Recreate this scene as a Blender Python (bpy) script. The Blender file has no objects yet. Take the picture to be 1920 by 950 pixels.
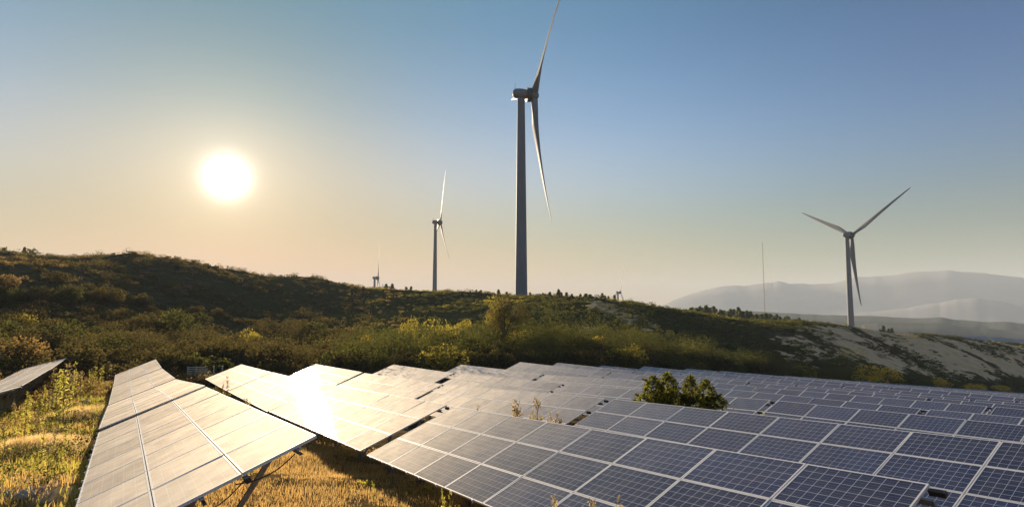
import bpy, math, random
import numpy as np
from mathutils import Vector, Matrix

random.seed(7)
RNG = np.random.default_rng(7)
SC = bpy.context.scene
COL = SC.collection
rad = math.radians

# ------------------------------------------------------------------ camera
F = 1143.5            # focal length in pixels of the 1920 px wide photograph
PITCH = rad(5.0)
AL = rad(32.2)        # azimuth of the rows, to the left of the view
cam_d = bpy.data.cameras.new('camera')
cam_d.sensor_width = 36.0
cam_d.lens = F / 1920 * 36.0
cam_d.clip_start = 0.1
cam_d.clip_end = 30000
cam = bpy.data.objects.new('camera', cam_d)
cam.rotation_euler = (math.pi / 2 + PITCH, 0, 0)
COL.objects.link(cam)
SC.camera = cam

# ------------------------------------------------------------------ sky, sun, exposure
SUN_AZ, SUN_EL = rad(-25.4), rad(10.94)
SUN_DIR = Vector((math.sin(SUN_AZ) * math.cos(SUN_EL), math.cos(SUN_AZ) * math.cos(SUN_EL), math.sin(SUN_EL)))
world = bpy.data.worlds.new('World')
SC.world = world
world.use_nodes = True
wt = world.node_tree
wt.nodes.clear()


def N(tree, kind, **kw):
    n = tree.nodes.new(kind)
    for k, v in kw.items():
        if k in ('op',):
            n.operation = v
        elif k.startswith('i_'):
            key = k[2:]
            n.inputs[int(key) if key.isdigit() else key.replace('_', ' ')].default_value = v
        else:
            setattr(n, k, v)
    return n


def ramp(tree, pts, interp='LINEAR'):
    r = tree.nodes.new('ShaderNodeValToRGB')
    r.color_ramp.interpolation = interp
    el = r.color_ramp.elements
    while len(el) < len(pts):
        el.new(0.5)
    for e, (p, c) in zip(el, pts):
        e.position = p
        e.color = (*c, 1) if len(c) == 3 else c
    return r


L = wt.links.new
sky = N(wt, 'ShaderNodeTexSky', sky_type='NISHITA', sun_disc=False)
sky.sun_elevation = SUN_EL
sky.sun_rotation = SUN_AZ
sky.altitude = 300
sky.air_density = 1.0
sky.dust_density = 2.2
sky.ozone_density = 2.0
tc = N(wt, 'ShaderNodeTexCoord')
nrm = N(wt, 'ShaderNodeVectorMath', op='NORMALIZE')
L(tc.outputs['Generated'], nrm.inputs[0])
sep = N(wt, 'ShaderNodeSeparateXYZ')
L(nrm.outputs[0], sep.inputs[0])
dot = N(wt, 'ShaderNodeVectorMath', op='DOT_PRODUCT')
L(nrm.outputs[0], dot.inputs[0])
dot.inputs[1].default_value = SUN_DIR
ang = N(wt, 'ShaderNodeMath', op='ARCCOSINE', use_clamp=False)
L(dot.outputs['Value'], ang.inputs[0])


def glow(width, power, strength, col):
    d = N(wt, 'ShaderNodeMath', op='DIVIDE', i_1=width)
    L(ang.outputs[0], d.inputs[0])
    p = N(wt, 'ShaderNodeMath', op='POWER', i_1=power)
    L(d.outputs[0], p.inputs[0])
    n = N(wt, 'ShaderNodeMath', op='MULTIPLY', i_1=-1.0)
    L(p.outputs[0], n.inputs[0])
    e = N(wt, 'ShaderNodeMath', op='EXPONENT')
    L(n.outputs[0], e.inputs[0])
    m = N(wt, 'ShaderNodeVectorMath', op='SCALE')
    m.inputs[0].default_value = [c * strength for c in col]
    L(e.outputs[0], m.inputs['Scale'])
    return m


# the clear sky, its contrast towards the sun softened and its dusty air graded by height and by distance from the sun
SKY_E = [(0, (2.1179, 0.8877, 0.1089)), (0.05, (1.2918, 0.9848, 0.2556)), (0.12, (0.8464, 1.0972, 0.7272)), (0.2, (0.984, 1.5057, 1.7773)), (0.3, (0.5671, 1.2156, 1.8958)), (0.44, (0.1985, 0.7409, 1.2304))]
SKY_S = [(0, (2.2634, 1.2002, 0.6927)), (0.05, (1.8499, 1.1322, 0.7974)), (0.1, (1.8547, 1.2957, 1.1732)), (0.18, (1.5324, 1.3624, 1.4518)), (0.28, (0.4589, 0.7475, 0.9943)), (0.38, (0.1, 0.44, 0.78))]
gam = N(wt, 'ShaderNodeGamma', i_Gamma=0.15)
L(sky.outputs[0], gam.inputs[0])
emax = max(max(c) for _, c in SKY_E)
smax = max(max(c) for _, c in SKY_S)
tint = ramp(wt, [(p, [v / emax for v in c]) for p, c in SKY_E] + [(0.62, [v / emax * r for v, r in zip(SKY_E[-1][1], (1.2, 1.15, 1.0))]), (0.98, [v / emax for v in (2.6, 1.5, 1.7)])], 'B_SPLINE')
L(sep.outputs['Z'], tint.inputs[0])
ap = N(wt, 'ShaderNodeMath', op='DIVIDE', i_1=math.pi)
L(ang.outputs[0], ap.inputs[0])
tint2 = ramp(wt, [(p, [v / smax for v in c]) for p, c in SKY_S], 'B_SPLINE')
L(ap.outputs[0], tint2.inputs[0])
mul = N(wt, 'ShaderNodeVectorMath', op='MULTIPLY')
L(gam.outputs[0], mul.inputs[0])
L(tint.outputs[0], mul.inputs[1])
mul2 = N(wt, 'ShaderNodeVectorMath', op='MULTIPLY')
L(mul.outputs[0], mul2.inputs[0])
L(tint2.outputs[0], mul2.inputs[1])
bg = N(wt, 'ShaderNodeBackground', i_Strength=0.10)
mul3 = N(wt, 'ShaderNodeVectorMath', op='SCALE')
mul3.inputs['Scale'].default_value = emax * smax
L(mul2.outputs[0], mul3.inputs[0])
L(mul3.outputs[0], bg.inputs[0])
g1 = glow(rad(0.85), 1.3, 5.0, (1.0, 0.93, 0.80))
g2 = glow(rad(4.0), 1.0, 0.30, (1.0, 0.84, 0.60))
a1 = N(wt, 'ShaderNodeVectorMath', op='ADD')
L(g1.outputs[0], a1.inputs[0]); L(g2.outputs[0], a1.inputs[1])
# pale band of dust along the whole horizon
hd = N(wt, 'ShaderNodeMath', op='MULTIPLY', i_1=-1 / 0.11)
habs = N(wt, 'ShaderNodeMath', op='ABSOLUTE')
L(sep.outputs['Z'], habs.inputs[0]); L(habs.outputs[0], hd.inputs[0])
he = N(wt, 'ShaderNodeMath', op='EXPONENT')
L(hd.outputs[0], he.inputs[0])
hm = N(wt, 'ShaderNodeVectorMath', op='SCALE')
hm.inputs[0].default_value = (0.19, 0.17, 0.13)
L(he.outputs[0], hm.inputs['Scale'])
a2 = N(wt, 'ShaderNodeVectorMath', op='ADD')
L(a1.outputs[0], a2.inputs[0]); L(hm.outputs[0], a2.inputs[1])
bg2 = N(wt, 'ShaderNodeBackground', i_Strength=1.0)
L(a2.outputs[0], bg2.inputs[0])
adds = N(wt, 'ShaderNodeAddShader')
L(bg.outputs[0], adds.inputs[0]); L(bg2.outputs[0], adds.inputs[1])
wo = N(wt, 'ShaderNodeOutputWorld')
L(adds.outputs[0], wo.inputs[0])
world.cycles.sampling_method = 'MANUAL'
world.cycles.sample_map_resolution = 1024

sun_d = bpy.data.lights.new('sun', 'SUN')
sun_d.energy = 5.0
sun_d.angle = rad(0.5)
sun_d.color = (1.0, 0.80, 0.55)
sun = bpy.data.objects.new('sun', sun_d)
sun.rotation_euler = (-SUN_DIR).to_track_quat('-Z', 'Y').to_euler()
COL.objects.link(sun)

SC.view_settings.view_transform = 'Standard'
SC.view_settings.look = 'None'
SC.view_settings.exposure = 0.98
SC.view_settings.gamma = 1.0
SC.view_settings.use_curve_mapping = False
SC.render.engine = 'CYCLES'
SC.cycles.use_denoising = True
SC.cycles.max_bounces = 6
SC.cycles.diffuse_bounces = 2
SC.cycles.glossy_bounces = 3
SC.cycles.transmission_bounces = 3
SC.cycles.volume_bounces = 2
SC.cycles.sample_clamp_indirect = 6.0

# ------------------------------------------------------------------ geometry of the picture
HX = np.array([math.cos(AL), math.sin(AL), 0.0])     # across the rows, to the right
GX = np.array([-math.sin(AL), math.cos(AL), 0.0])    # along the rows, away
_fwd = np.array([0, math.cos(PITCH), math.sin(PITCH)])
_up = np.array([0, -math.sin(PITCH), math.cos(PITCH)])


def ray(u, v):
    d = np.array([1.0, 0, 0]) * ((u - 960) / F) + _up * (-(v - 475) / F) + _fwd
    return d / np.linalg.norm(d)


def tanel(u, v):
    """slope of the line of sight and its heading, for arrays"""
    a = (np.asarray(u, float) - 960) / F
    b = -(np.asarray(v, float) - 475) / F
    y = _fwd[1] + b * _up[1]
    z = _fwd[2] + b * _up[2]
    return z / np.hypot(a, y)


def project(p):
    p = np.asarray(p, float)
    zc = p @ _fwd
    return np.stack([960 + F * p[..., 0] / zc, 475 - F * (p @ _up) / zc, zc], -1)


# rows of tables: position across (upper edge), height profile of the upper edge along the row
ROWS = [
    (-4.2, [(8, -2.2), (20, -2.6), (25.3, -2.95), (38.9, -3.9), (53, -4.25), (68, -4.45)]),
    (2.3, [(8.6, -1.75), (12.1, -1.93), (17, -2.25), (22.0, -2.55), (35.7, -3.66), (49.3, -4.22), (60.3, -4.4)]),
    (8.77, [(3.9, -2.22), (10.5, -2.63), (17.5, -3.1), (31.2, -3.92), (45, -4.54), (58.8, -5.05)]),
    (15.2, [(3.6, -2.62), (6.8, -2.80), (17.5, -3.4), (31.2, -4.33), (45, -4.92), (58.8, -5.36)]),
    (22.9, [(8, -3.56), (15.9, -3.86), (30, -4.7), (45, -5.4), (58.9, -5.8)]),
    (30.2, [(10, -4.36), (13.4, -4.5), (18.9, -4.65), (29, -5.0), (43, -5.7), (58, -6.1)]),
    (37.5, [(12.4, -5.05), (16.7, -5.14), (27.2, -5.6), (43, -5.95), (58, -6.2)]),
    (44.8, [(14.8, -5.82), (19.9, -5.98), (37.7, -6.45), (61, -6.8)]),
    (52.1, [(17.2, -6.59), (23.1, -6.81), (39, -7.2), (61, -7.5)]),
    (59.4, [(19.6, -7.31), (26.4, -7.54), (46, -7.8), (60, -8.0)]),
    (66.7, [(22, -7.98), (29.6, -8.1), (59, -8.6)]),
]
p_ = 74.0
while p_ < 196:
    b_ = -8.6 - 0.103 * (p_ - 66.7)
    ROWS.append((p_, [(20, b_ + 0.52), (60, b_)]))
    p_ += 7.3
ROW_P = np.array([r[0] for r in ROWS])


def row_top(i, s):
    pts = ROWS[i][1]
    xs = np.array([a for a, _ in pts]); zs = np.array([b for _, b in pts])
    s = np.asarray(s, float)
    z = np.interp(s, xs, zs)
    m0 = (zs[1] - zs[0]) / (xs[1] - xs[0]); m1 = (zs[-1] - zs[-2]) / (xs[-1] - xs[-2])
    z = z + np.where(s < xs[0], np.maximum(s - xs[0], -12) * m0, 0) + np.where(s > xs[-1], np.minimum(s - xs[-1], 8) * m1, 0)
    return z


def arr_ground(p, s):
    p = np.asarray(p, float); s = np.asarray(s, float)
    allz = np.stack([row_top(i, s) for i in range(len(ROWS))], 0)
    pc = np.clip(p + 1.2, ROW_P[0], ROW_P[-1] - 1e-6)
    i = np.clip(np.searchsorted(ROW_P, pc, side='right') - 1, 0, len(ROWS) - 2)
    f = (pc - ROW_P[i]) / (ROW_P[i + 1] - ROW_P[i])
    ix = np.indices(p.shape)
    z = allz[(i,) + tuple(ix)] * (1 - f) + allz[(i + 1,) + tuple(ix)] * f
    return z - 2.0


def vnoise(x, y, seed=0):
    xi = np.floor(x).astype(np.int64); yi = np.floor(y).astype(np.int64)
    fx = x - xi; fy = y - yi
    fx = fx * fx * (3 - 2 * fx); fy = fy * fy * (3 - 2 * fy)

    def h(a, b):
        n = (a * 374761393 + b * 668265263 + seed * 974711) & 0x7fffffff
        n = ((n ^ (n >> 13)) * 1274126177) & 0x7fffffff
        return ((n ^ (n >> 16)) & 0xffff) / 65535.0
    return (h(xi, yi) * (1 - fx) + h(xi + 1, yi) * fx) * (1 - fy) + (h(xi, yi + 1) * (1 - fx) + h(xi + 1, yi + 1) * fx) * fy


def fbm(x, y, seed=0, o=4):
    t = 0; a = 0.5
    for k in range(o):
        t = t + a * vnoise(x * 2 ** k, y * 2 ** k, seed + k * 17); a *= 0.5
    return t


# ground beyond the field: (column in the photo, [(distance, height in the photo) x 5], plateau)
PROF = [
    (-700, [(76, 690), (98, 650), (125, 590), (155, 520), (300, 490)]),
    (0, [(76, 690), (98, 648), (125, 588), (155, 511), (300, 486)]),
    (140, [(76, 692), (98, 650), (125, 600), (155, 528), (300, 488)]),
    (240, [(76, 692), (98, 655), (128, 610), (165, 550), (250, 477)]),
    (330, [(77, 692), (100, 655), (130, 615), (170, 560), (240, 490)]),
    (420, [(78, 692), (102, 658), (135, 620), (175, 572), (250, 505)]),
    (500, [(80, 690), (105, 660), (140, 622), (185, 578), (270, 517)]),
    (590, [(82, 688), (108, 656), (150, 622), (200, 582), (280, 520)]),
    (680, [(85, 684), (110, 652), (150, 622), (195, 582), (255, 541)]),
    (800, [(86, 678), (108, 646), (145, 618), (185, 580), (235, 546)]),
    (960, [(87, 676), (105, 640), (135, 618), (165, 582), (205, 555)]),
    (1040, [(90, 680), (106, 644), (130, 622), (155, 584), (195, 553)]),
    (1120, [(93, 684), (108, 652), (130, 626), (152, 588), (180, 558)]),
    (1200, [(97, 688), (112, 662), (130, 638), (152, 596), (178, 572)]),
    (1300, [(107, 694), (122, 676), (142, 648), (162, 610), (188, 588)]),
    (1400, [(117, 699), (132, 686), (150, 660), (172, 622), (200, 601)]),
    (1500, [(130, 706), (143, 694), (160, 664), (182, 625), (206, 605)]),
    (1600, [(145, 714), (158, 702), (176, 668), (200, 632), (222, 612)]),
    (1700, [(163, 722), (176, 710), (196, 680), (222, 648), (245, 630)]),
    (1800, [(187, 728), (202, 716), (222, 690), (246, 658), (268, 640)]),
    (1920, [(222, 735), (238, 722), (256, 698), (276, 664), (296, 645)]),
    (2700, [(330, 760), (350, 745), (375, 720), (400, 690), (430, 670)]),
]
PX = np.array([c for c, _ in PROF], float)
PD = np.array([[d for d, _ in k] for _, k in PROF], float)
PY = np.array([[y for _, y in k] for _, k in PROF], float)
PZ = np.stack([PD[:, k] * tanel(PX, PY[:, k]) for k in range(5)], 1)

MOUNDS = []   # (x, y, radius, height) small heaps near the camera


def ground(x, y):
    x = np.atleast_1d(np.asarray(x, float)); y = np.atleast_1d(np.asarray(y, float))
    shp = x.shape
    x = x.ravel(); y = y.ravel()
    D = np.hypot(x, y) + 1e-6
    az = np.arctan2(x, y)
    azc = np.clip(az, rad(-55), rad(55))
    px = 960 + F * np.tan(azc)
    ca = np.maximum(np.cos(azc + AL), 0.25)
    Db = 62.5 / ca
    # knots per sample
    K = 10
    kd = np.zeros((len(x), K)); kz = np.zeros((len(x), K))
    kd[:, 0] = Db
    bx = Db * np.sin(azc); by = Db * np.cos(azc)
    kz[:, 0] = arr_ground(bx * HX[0] + by * HX[1], bx * GX[0] + by * GX[1])
    for k in range(5):
        kd[:, k + 1] = np.interp(px, PX, PD[:, k]); kz[:, k + 1] = np.interp(px, PX, PZ[:, k])
    kd[:, 1] = np.maximum(kd[:, 1], kd[:, 0] + 4)
    for k in range(2, 6):
        kd[:, k] = np.maximum(kd[:, k], kd[:, k - 1] + 6)
    kd[:, 6] = kd[:, 5] + 60; kz[:, 6] = kz[:, 5] - np.interp(px, [400, 800, 1400, 1900], [3.5, 2.0, 5.5, 4.5])
    kd[:, 7] = kd[:, 5] + 330; kz[:, 7] = kz[:, 5] - np.interp(px, [400, 800, 1200, 1500, 1900], [10, 9, 14, 26, 16])
    kd[:, 8] = 1500; kz[:, 8] = -75
    kd[:, 9] = 26000; kz[:, 9] = -110
    h = np.diff(kd, axis=1); dl = np.diff(kz, axis=1) / h
    m = np.zeros_like(kz)
    w1 = 2 * h[:, 1:] + h[:, :-1]; w2 = h[:, 1:] + 2 * h[:, :-1]
    same = dl[:, 1:] * dl[:, :-1] > 0
    with np.errstate(divide='ignore', invalid='ignore'):
        mm = (w1 + w2) / (w1 / dl[:, :-1] + w2 / dl[:, 1:])
    m[:, 1:-1] = np.where(same, mm, 0)
    m[:, 0] = dl[:, 0]; m[:, -1] = 0
    z = np.zeros(len(x))
    for k in range(K - 1):
        s = (D >= kd[:, k]) & (D < kd[:, k + 1] if k < K - 2 else True)
        t = (D[s] - kd[s, k]) / h[s, k]
        z[s] = ((2 * t**3 - 3 * t**2 + 1) * kz[s, k] + (t**3 - 2 * t**2 + t) * h[s, k] * m[s, k]
                + (-2 * t**3 + 3 * t**2) * kz[s, k + 1] + (t**3 - t**2) * h[s, k] * m[s, k + 1])
    ins = D < Db
    if ins.any():
        z[ins] = arr_ground((x * HX[0] + y * HX[1])[ins], (x * GX[0] + y * GX[1])[ins])
    # relief
    far = np.clip((D - 70) / 30, 0, 1) * np.clip((2500 - D) / 1500, 0, 1)
    z += far * ((fbm(x / 24, y / 24, 3) - 0.47) * 3.2 + (fbm(x / 6, y / 6, 9) - 0.47) * 0.7) * np.interp(px, [0, 600, 1100, 1900], [1.3, 0.9, 0.8, 1.0])
    nearf = 1 - np.clip((D - 50) / 30, 0, 1)
    z += nearf * (fbm(x / 2.2, y / 2.2, 5) - 0.47) * 0.22
    # the terrace path cut into the middle slope
    for mx, my, r, hh in MOUNDS:
        z += hh * np.exp(-((x - mx)**2 + (y - my)**2) / (r * r))
    return z.reshape(shp)


_DS = np.concatenate([np.arange(2, 120, 0.25), np.arange(120, 420, 0.6), np.geomspace(420, 6000, 500)])


def hit(u, v, dmin=2.0):
    """the point of the ground seen at a place of the photograph"""
    d = ray(u, v)
    hd = math.hypot(d[0], d[1])
    xs = d[0] / hd * _DS; ys = d[1] / hd * _DS; zs = d[2] / hd * _DS
    g = ground(xs, ys)
    ok = np.where((zs < g) & (_DS >= dmin))[0]
    i = ok[0] if len(ok) else len(_DS) - 1
    return np.array([xs[i], ys[i], g[i]])


def at(u, D):
    """the point of the ground at horizontal distance D in a column of the photograph"""
    a = math.atan2(u - 960, F)
    x, y = D * math.sin(a), D * math.cos(a)
    return np.array([x, y, float(ground(x, y)[0])])


for (u, v, r, hh) in [(70, 850, 1.6, 0.40), (20, 925, 1.3, 0.22), (95, 935, 1.1, 0.18), (165, 782, 2.0, 0.35), (185, 722, 2.2, 0.25), (560, 905, 1.2, 0.12), (640, 880, 1.5, -0.15)]:
    q = hit(u, v)
    MOUNDS.append((q[0], q[1], r, hh))

# ------------------------------------------------------------------ helpers


def tag(o, label=None, cat=None, group=None, kind=None):
    if label: o['label'] = label
    if cat: o['category'] = cat
    if group: o['group'] = group
    if kind: o['kind'] = kind
    return o


def empty(name, loc=(0, 0, 0), rz=0.0):
    o = bpy.data.objects.new(name, None)
    o.empty_display_size = 0.3
    o.location = loc
    o.rotation_euler = (0, 0, rz)
    COL.objects.link(o)
    return o


def link(name, me, parent=None, mat=None):
    o = bpy.data.objects.new(name, me)
    COL.objects.link(o)
    if parent is not None: o.parent = parent
    if mat is not None: o.matrix_local = mat
    return o


def mesh_np(name, v, f, mats, smooth=False, mi=None, uv=None):
    """mesh from arrays; f is (n, k)"""
    me = bpy.data.meshes.new(name)
    v = np.asarray(v, np.float32); f = np.asarray(f, np.int32)
    me.vertices.add(len(v)); me.vertices.foreach_set('co', v.ravel())
    k = f.shape[1]
    me.loops.add(f.size); me.loops.foreach_set('vertex_index', f.ravel())
    me.polygons.add(len(f))
    me.polygons.foreach_set('loop_start', np.arange(0, f.size, k, dtype=np.int32))
    me.polygons.foreach_set('loop_total', np.full(len(f), k, np.int32))
    me.polygons.foreach_set('use_smooth', np.full(len(f), bool(smooth)))
    for m in mats: me.materials.append(m)
    if mi is not None: me.polygons.foreach_set('material_index', np.asarray(mi, np.int32))
    me.update(calc_edges=True)
    if uv is not None:
        l = me.uv_layers.new(name='UVMap')
        l.data.foreach_set('uv', np.asarray(uv, np.float32).ravel())
    me.validate()
    return me


class MB:
    """collects boxes, tubes and rings into one mesh"""

    def __init__(s):
        s.v = []; s.f = []

    def box(s, a, b):
        x0, y0, z0 = a; x1, y1, z1 = b
        n = len(s.v)
        s.v += [(x0, y0, z0), (x1, y0, z0), (x1, y1, z0), (x0, y1, z0), (x0, y0, z1), (x1, y0, z1), (x1, y1, z1), (x0, y1, z1)]
        for q in ((0, 3, 2, 1), (4, 5, 6, 7), (0, 1, 5, 4), (1, 2, 6, 5), (2, 3, 7, 6), (3, 0, 4, 7)):
            s.f.append(tuple(n + i for i in q))
        return s

    def loft(s, rings, cap=True):
        n0 = len(s.v); k = len(rings[0])
        for r in rings: s.v += [tuple(p) for p in r]
        for i in range(len(rings) - 1):
            for j in range(k):
                a = n0 + i * k + j; b = n0 + i * k + (j + 1) % k
                s.f.append((a, b, b + k, a + k))
        if cap:
            s.f.append(tuple(n0 + j for j in reversed(range(k))))
            s.f.append(tuple(n0 + (len(rings) - 1) * k + j for j in range(k)))
        return s

    def tube(s, pts, rads, k=8, cap=True):
        rings = []
        pts = [Vector(p) for p in pts]
        for i, p in enumerate(pts):
            d = (pts[min(i + 1, len(pts) - 1)] - pts[max(i - 1, 0)]).normalized()
            u = d.orthogonal().normalized() if i == 0 else (u - d * u.dot(d)).normalized()
            w = d.cross(u)
            r = rads[i] if hasattr(rads, '__len__') else rads
            rings.append([p + (u * math.cos(2 * math.pi * j / k) + w * math.sin(2 * math.pi * j / k)) * r for j in range(k)])
        return s.loft(rings, cap)

    def mesh(s, name, mat, smooth=False):
        me = bpy.data.meshes.new(name)
        me.from_pydata([tuple(p) for p in s.v], [], s.f)
        me.materials.append(mat)
        if smooth:
            me.polygons.foreach_set('use_smooth', np.ones(len(me.polygons), bool))
            me.set_sharp_from_angle(angle=rad(40))
        me.update()
        return me


def basis(ex, ey, ez, o):
    return Matrix(((ex[0], ey[0], ez[0], o[0]), (ex[1], ey[1], ez[1], o[1]), (ex[2], ey[2], ez[2], o[2]), (0, 0, 0, 1)))


# ------------------------------------------------------------------ materials


def new_mat(name):
    m = bpy.data.materials.new(name)
    m.use_nodes = True
    t = m.node_tree
    t.nodes.clear()
    out = N(t, 'ShaderNodeOutputMaterial')
    return m, t, out


def plain(name, col, rough=0.5, metal=0.0, noise=0.15, scale=8.0, bump=0.0):
    m, t, out = new_mat(name)
    b = N(t, 'ShaderNodeBsdfPrincipled', i_Roughness=rough, i_Metallic=metal)
    c = N(t, 'ShaderNodeTexCoord')
    n = N(t, 'ShaderNodeTexNoise', i_Scale=scale, i_Detail=5.0)
    t.links.new(c.outputs['Object'], n.inputs['Vector'])
    r = ramp(t, [(0.3, [x * (1 - noise) for x in col]), (0.7, [min(1, x * (1 + noise)) for x in col])])
    t.links.new(n.outputs['Fac'], r.inputs[0])
    t.links.new(r.outputs[0], b.inputs['Base Color'])
    if bump:
        bp = N(t, 'ShaderNodeBump', i_Strength=bump, i_Distance=0.02)
        t.links.new(n.outputs['Fac'], bp.inputs['Height'])
        t.links.new(bp.outputs[0], b.inputs['Normal'])
    t.links.new(b.outputs[0], out.inputs[0])
    return m


def foliage(name, c1, c2, trans, tcol, clump=0.35, leafscale=3.0, coord='Object', rough=0.55):
    """leaves: two tones in clumps, light passes through them"""
    m, t, out = new_mat(name)
    k = t.links.new
    geo = N(t, 'ShaderNodeNewGeometry')
    n1 = N(t, 'ShaderNodeTexNoise', i_Scale=clump, i_Detail=2.0)
    n2 = N(t, 'ShaderNodeTexNoise', i_Scale=leafscale, i_Detail=1.0)
    k(geo.outputs['Position'], n1.inputs['Vector']); k(geo.outputs['Position'], n2.inputs['Vector'])
    mx = N(t, 'ShaderNodeMath', op='ADD')
    a = N(t, 'ShaderNodeMath', op='MULTIPLY', i_1=0.55); b = N(t, 'ShaderNodeMath', op='MULTIPLY', i_1=0.45)
    k(n1.outputs['Fac'], a.inputs[0]); k(n2.outputs['Fac'], b.inputs[0]); k(a.outputs[0], mx.inputs[0]); k(b.outputs[0], mx.inputs[1])
    r = ramp(t, [(0.36, c1), (0.64, c2)])
    k(mx.outputs[0], r.inputs[0])
    oi = N(t, 'ShaderNodeObjectInfo')
    hs = N(t, 'ShaderNodeHueSaturation')
    mr = N(t, 'ShaderNodeMapRange', i_3=0.8, i_4=1.2)
    k(oi.outputs['Random'], mr.inputs[0]); k(mr.outputs[0], hs.inputs['Value']); k(r.outputs[0], hs.inputs['Color'])
    d = N(t, 'ShaderNodeBsdfDiffuse', i_Roughness=rough)
    k(hs.outputs[0], d.inputs['Color'])
    tr = N(t, 'ShaderNodeBsdfTranslucent')
    mm = N(t, 'ShaderNodeMix', data_type='RGBA', blend_type='MULTIPLY')
    mm.inputs[0].default_value = 0.45
    mm.inputs[6].default_value = (*tcol, 1)
    sc = N(t, 'ShaderNodeVectorMath', op='SCALE'); sc.inputs['Scale'].default_value = 6.0
    k(hs.outputs[0], sc.inputs[0]); k(sc.outputs[0], mm.inputs[7])
    k(mm.outputs[2], tr.inputs['Color'])
    ms = N(t, 'ShaderNodeMixShader', i_0=trans)
    k(d.outputs[0], ms.inputs[1]); k(tr.outputs[0], ms.inputs[2]); k(ms.outputs[0], out.inputs[0])
    return m


M = {}
M['alu'] = plain('anodised aluminium', (0.80, 0.78, 0.74), 0.6, 0.05, 0.06, 3)
M['galv'] = plain('galvanised steel', (0.26, 0.25, 0.235), 0.5, 0.6, 0.25, 14)
M['darksteel'] = plain('dark steel', (0.05, 0.045, 0.04), 0.5, 0.4, 0.2, 14)
M['backsheet'] = plain('white backsheet', (0.6, 0.6, 0.58), 0.6, 0, 0.04, 3)
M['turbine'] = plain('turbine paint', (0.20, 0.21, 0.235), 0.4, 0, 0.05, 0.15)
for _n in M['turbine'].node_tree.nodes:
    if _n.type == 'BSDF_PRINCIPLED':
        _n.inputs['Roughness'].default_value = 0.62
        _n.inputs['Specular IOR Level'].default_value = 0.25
M['turbdark'] = plain('dark generator ring', (0.06, 0.06, 0.065), 0.45, 0, 0.1, 0.5)
M['mast'] = plain('mast steel', (0.25, 0.14, 0.11), 0.5, 0.3, 0.1, 0.5)
M['bark'] = plain('bark', (0.10, 0.075, 0.05), 0.9, 0, 0.4, 9, 0.5)
M['stem'] = plain('weed stem', (0.16, 0.15, 0.05), 0.7, 0, 0.3, 9)
M['rock'] = plain('pale rock', (0.42, 0.34, 0.24), 0.9, 0, 0.3, 6, 0.6)
M['rail'] = plain('weathered timber rail', (0.6, 0.52, 0.40), 0.8, 0, 0.3, 6)
M['leaf'] = foliage('scrub leaves', (0.009, 0.009, 0.005), (0.034, 0.028, 0.011), 0.13, (0.95, 0.78, 0.26))
M['leaf_green'] = foliage('green scrub leaves', (0.008, 0.012, 0.005), (0.026, 0.032, 0.010), 0.15, (0.85, 0.85, 0.22))
M['leaf_yellow_lit'] = foliage('yellow green leaves', (0.040, 0.045, 0.011), (0.105, 0.094, 0.018), 0.42, (1.0, 0.82, 0.16))  # yellow green tone also puts sunlit crowns and rims into the leaf colour
M['leaf_gold'] = foliage('golden leaves', (0.16, 0.125, 0.015), (0.42, 0.29, 0.03), 0.5, (1.0, 0.78, 0.12))
M['leaf_brown'] = foliage('russet scrub leaves', (0.032, 0.024, 0.011), (0.075, 0.050, 0.020), 0.30, (1.0, 0.70, 0.26))
M['leaf_tree'] = foliage('cherry leaves', (0.008, 0.015, 0.005), (0.030, 0.042, 0.011), 0.24, (0.9, 0.85, 0.15), 1.2, 9)
M['needle'] = foliage('pine needles', (0.018, 0.026, 0.014), (0.045, 0.055, 0.025), 0.16, (0.7, 0.8, 0.3))
M['grass_gold'] = foliage('dry golden grass', (0.17, 0.115, 0.045), (0.32, 0.225, 0.085), 0.42, (1.0, 0.78, 0.38), 0.9, 5)
M['grass_straw'] = foliage('pale straw', (0.30, 0.23, 0.12), (0.48, 0.38, 0.22), 0.45, (1.0, 0.85, 0.55), 0.9, 5)
M['grass_green'] = foliage('green grass', (0.055, 0.065, 0.014), (0.15, 0.14, 0.03), 0.5, (0.95, 0.85, 0.2), 0.9, 5)
M['weed'] = foliage('weed leaves', (0.09, 0.10, 0.025), (0.20, 0.19, 0.05), 0.5, (0.95, 0.85, 0.25), 0.9, 7)
M['seed'] = foliage('weed seed heads', (0.16, 0.13, 0.07), (0.28, 0.22, 0.12), 0.3, (1.0, 0.85, 0.55), 0.9, 9)


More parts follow.
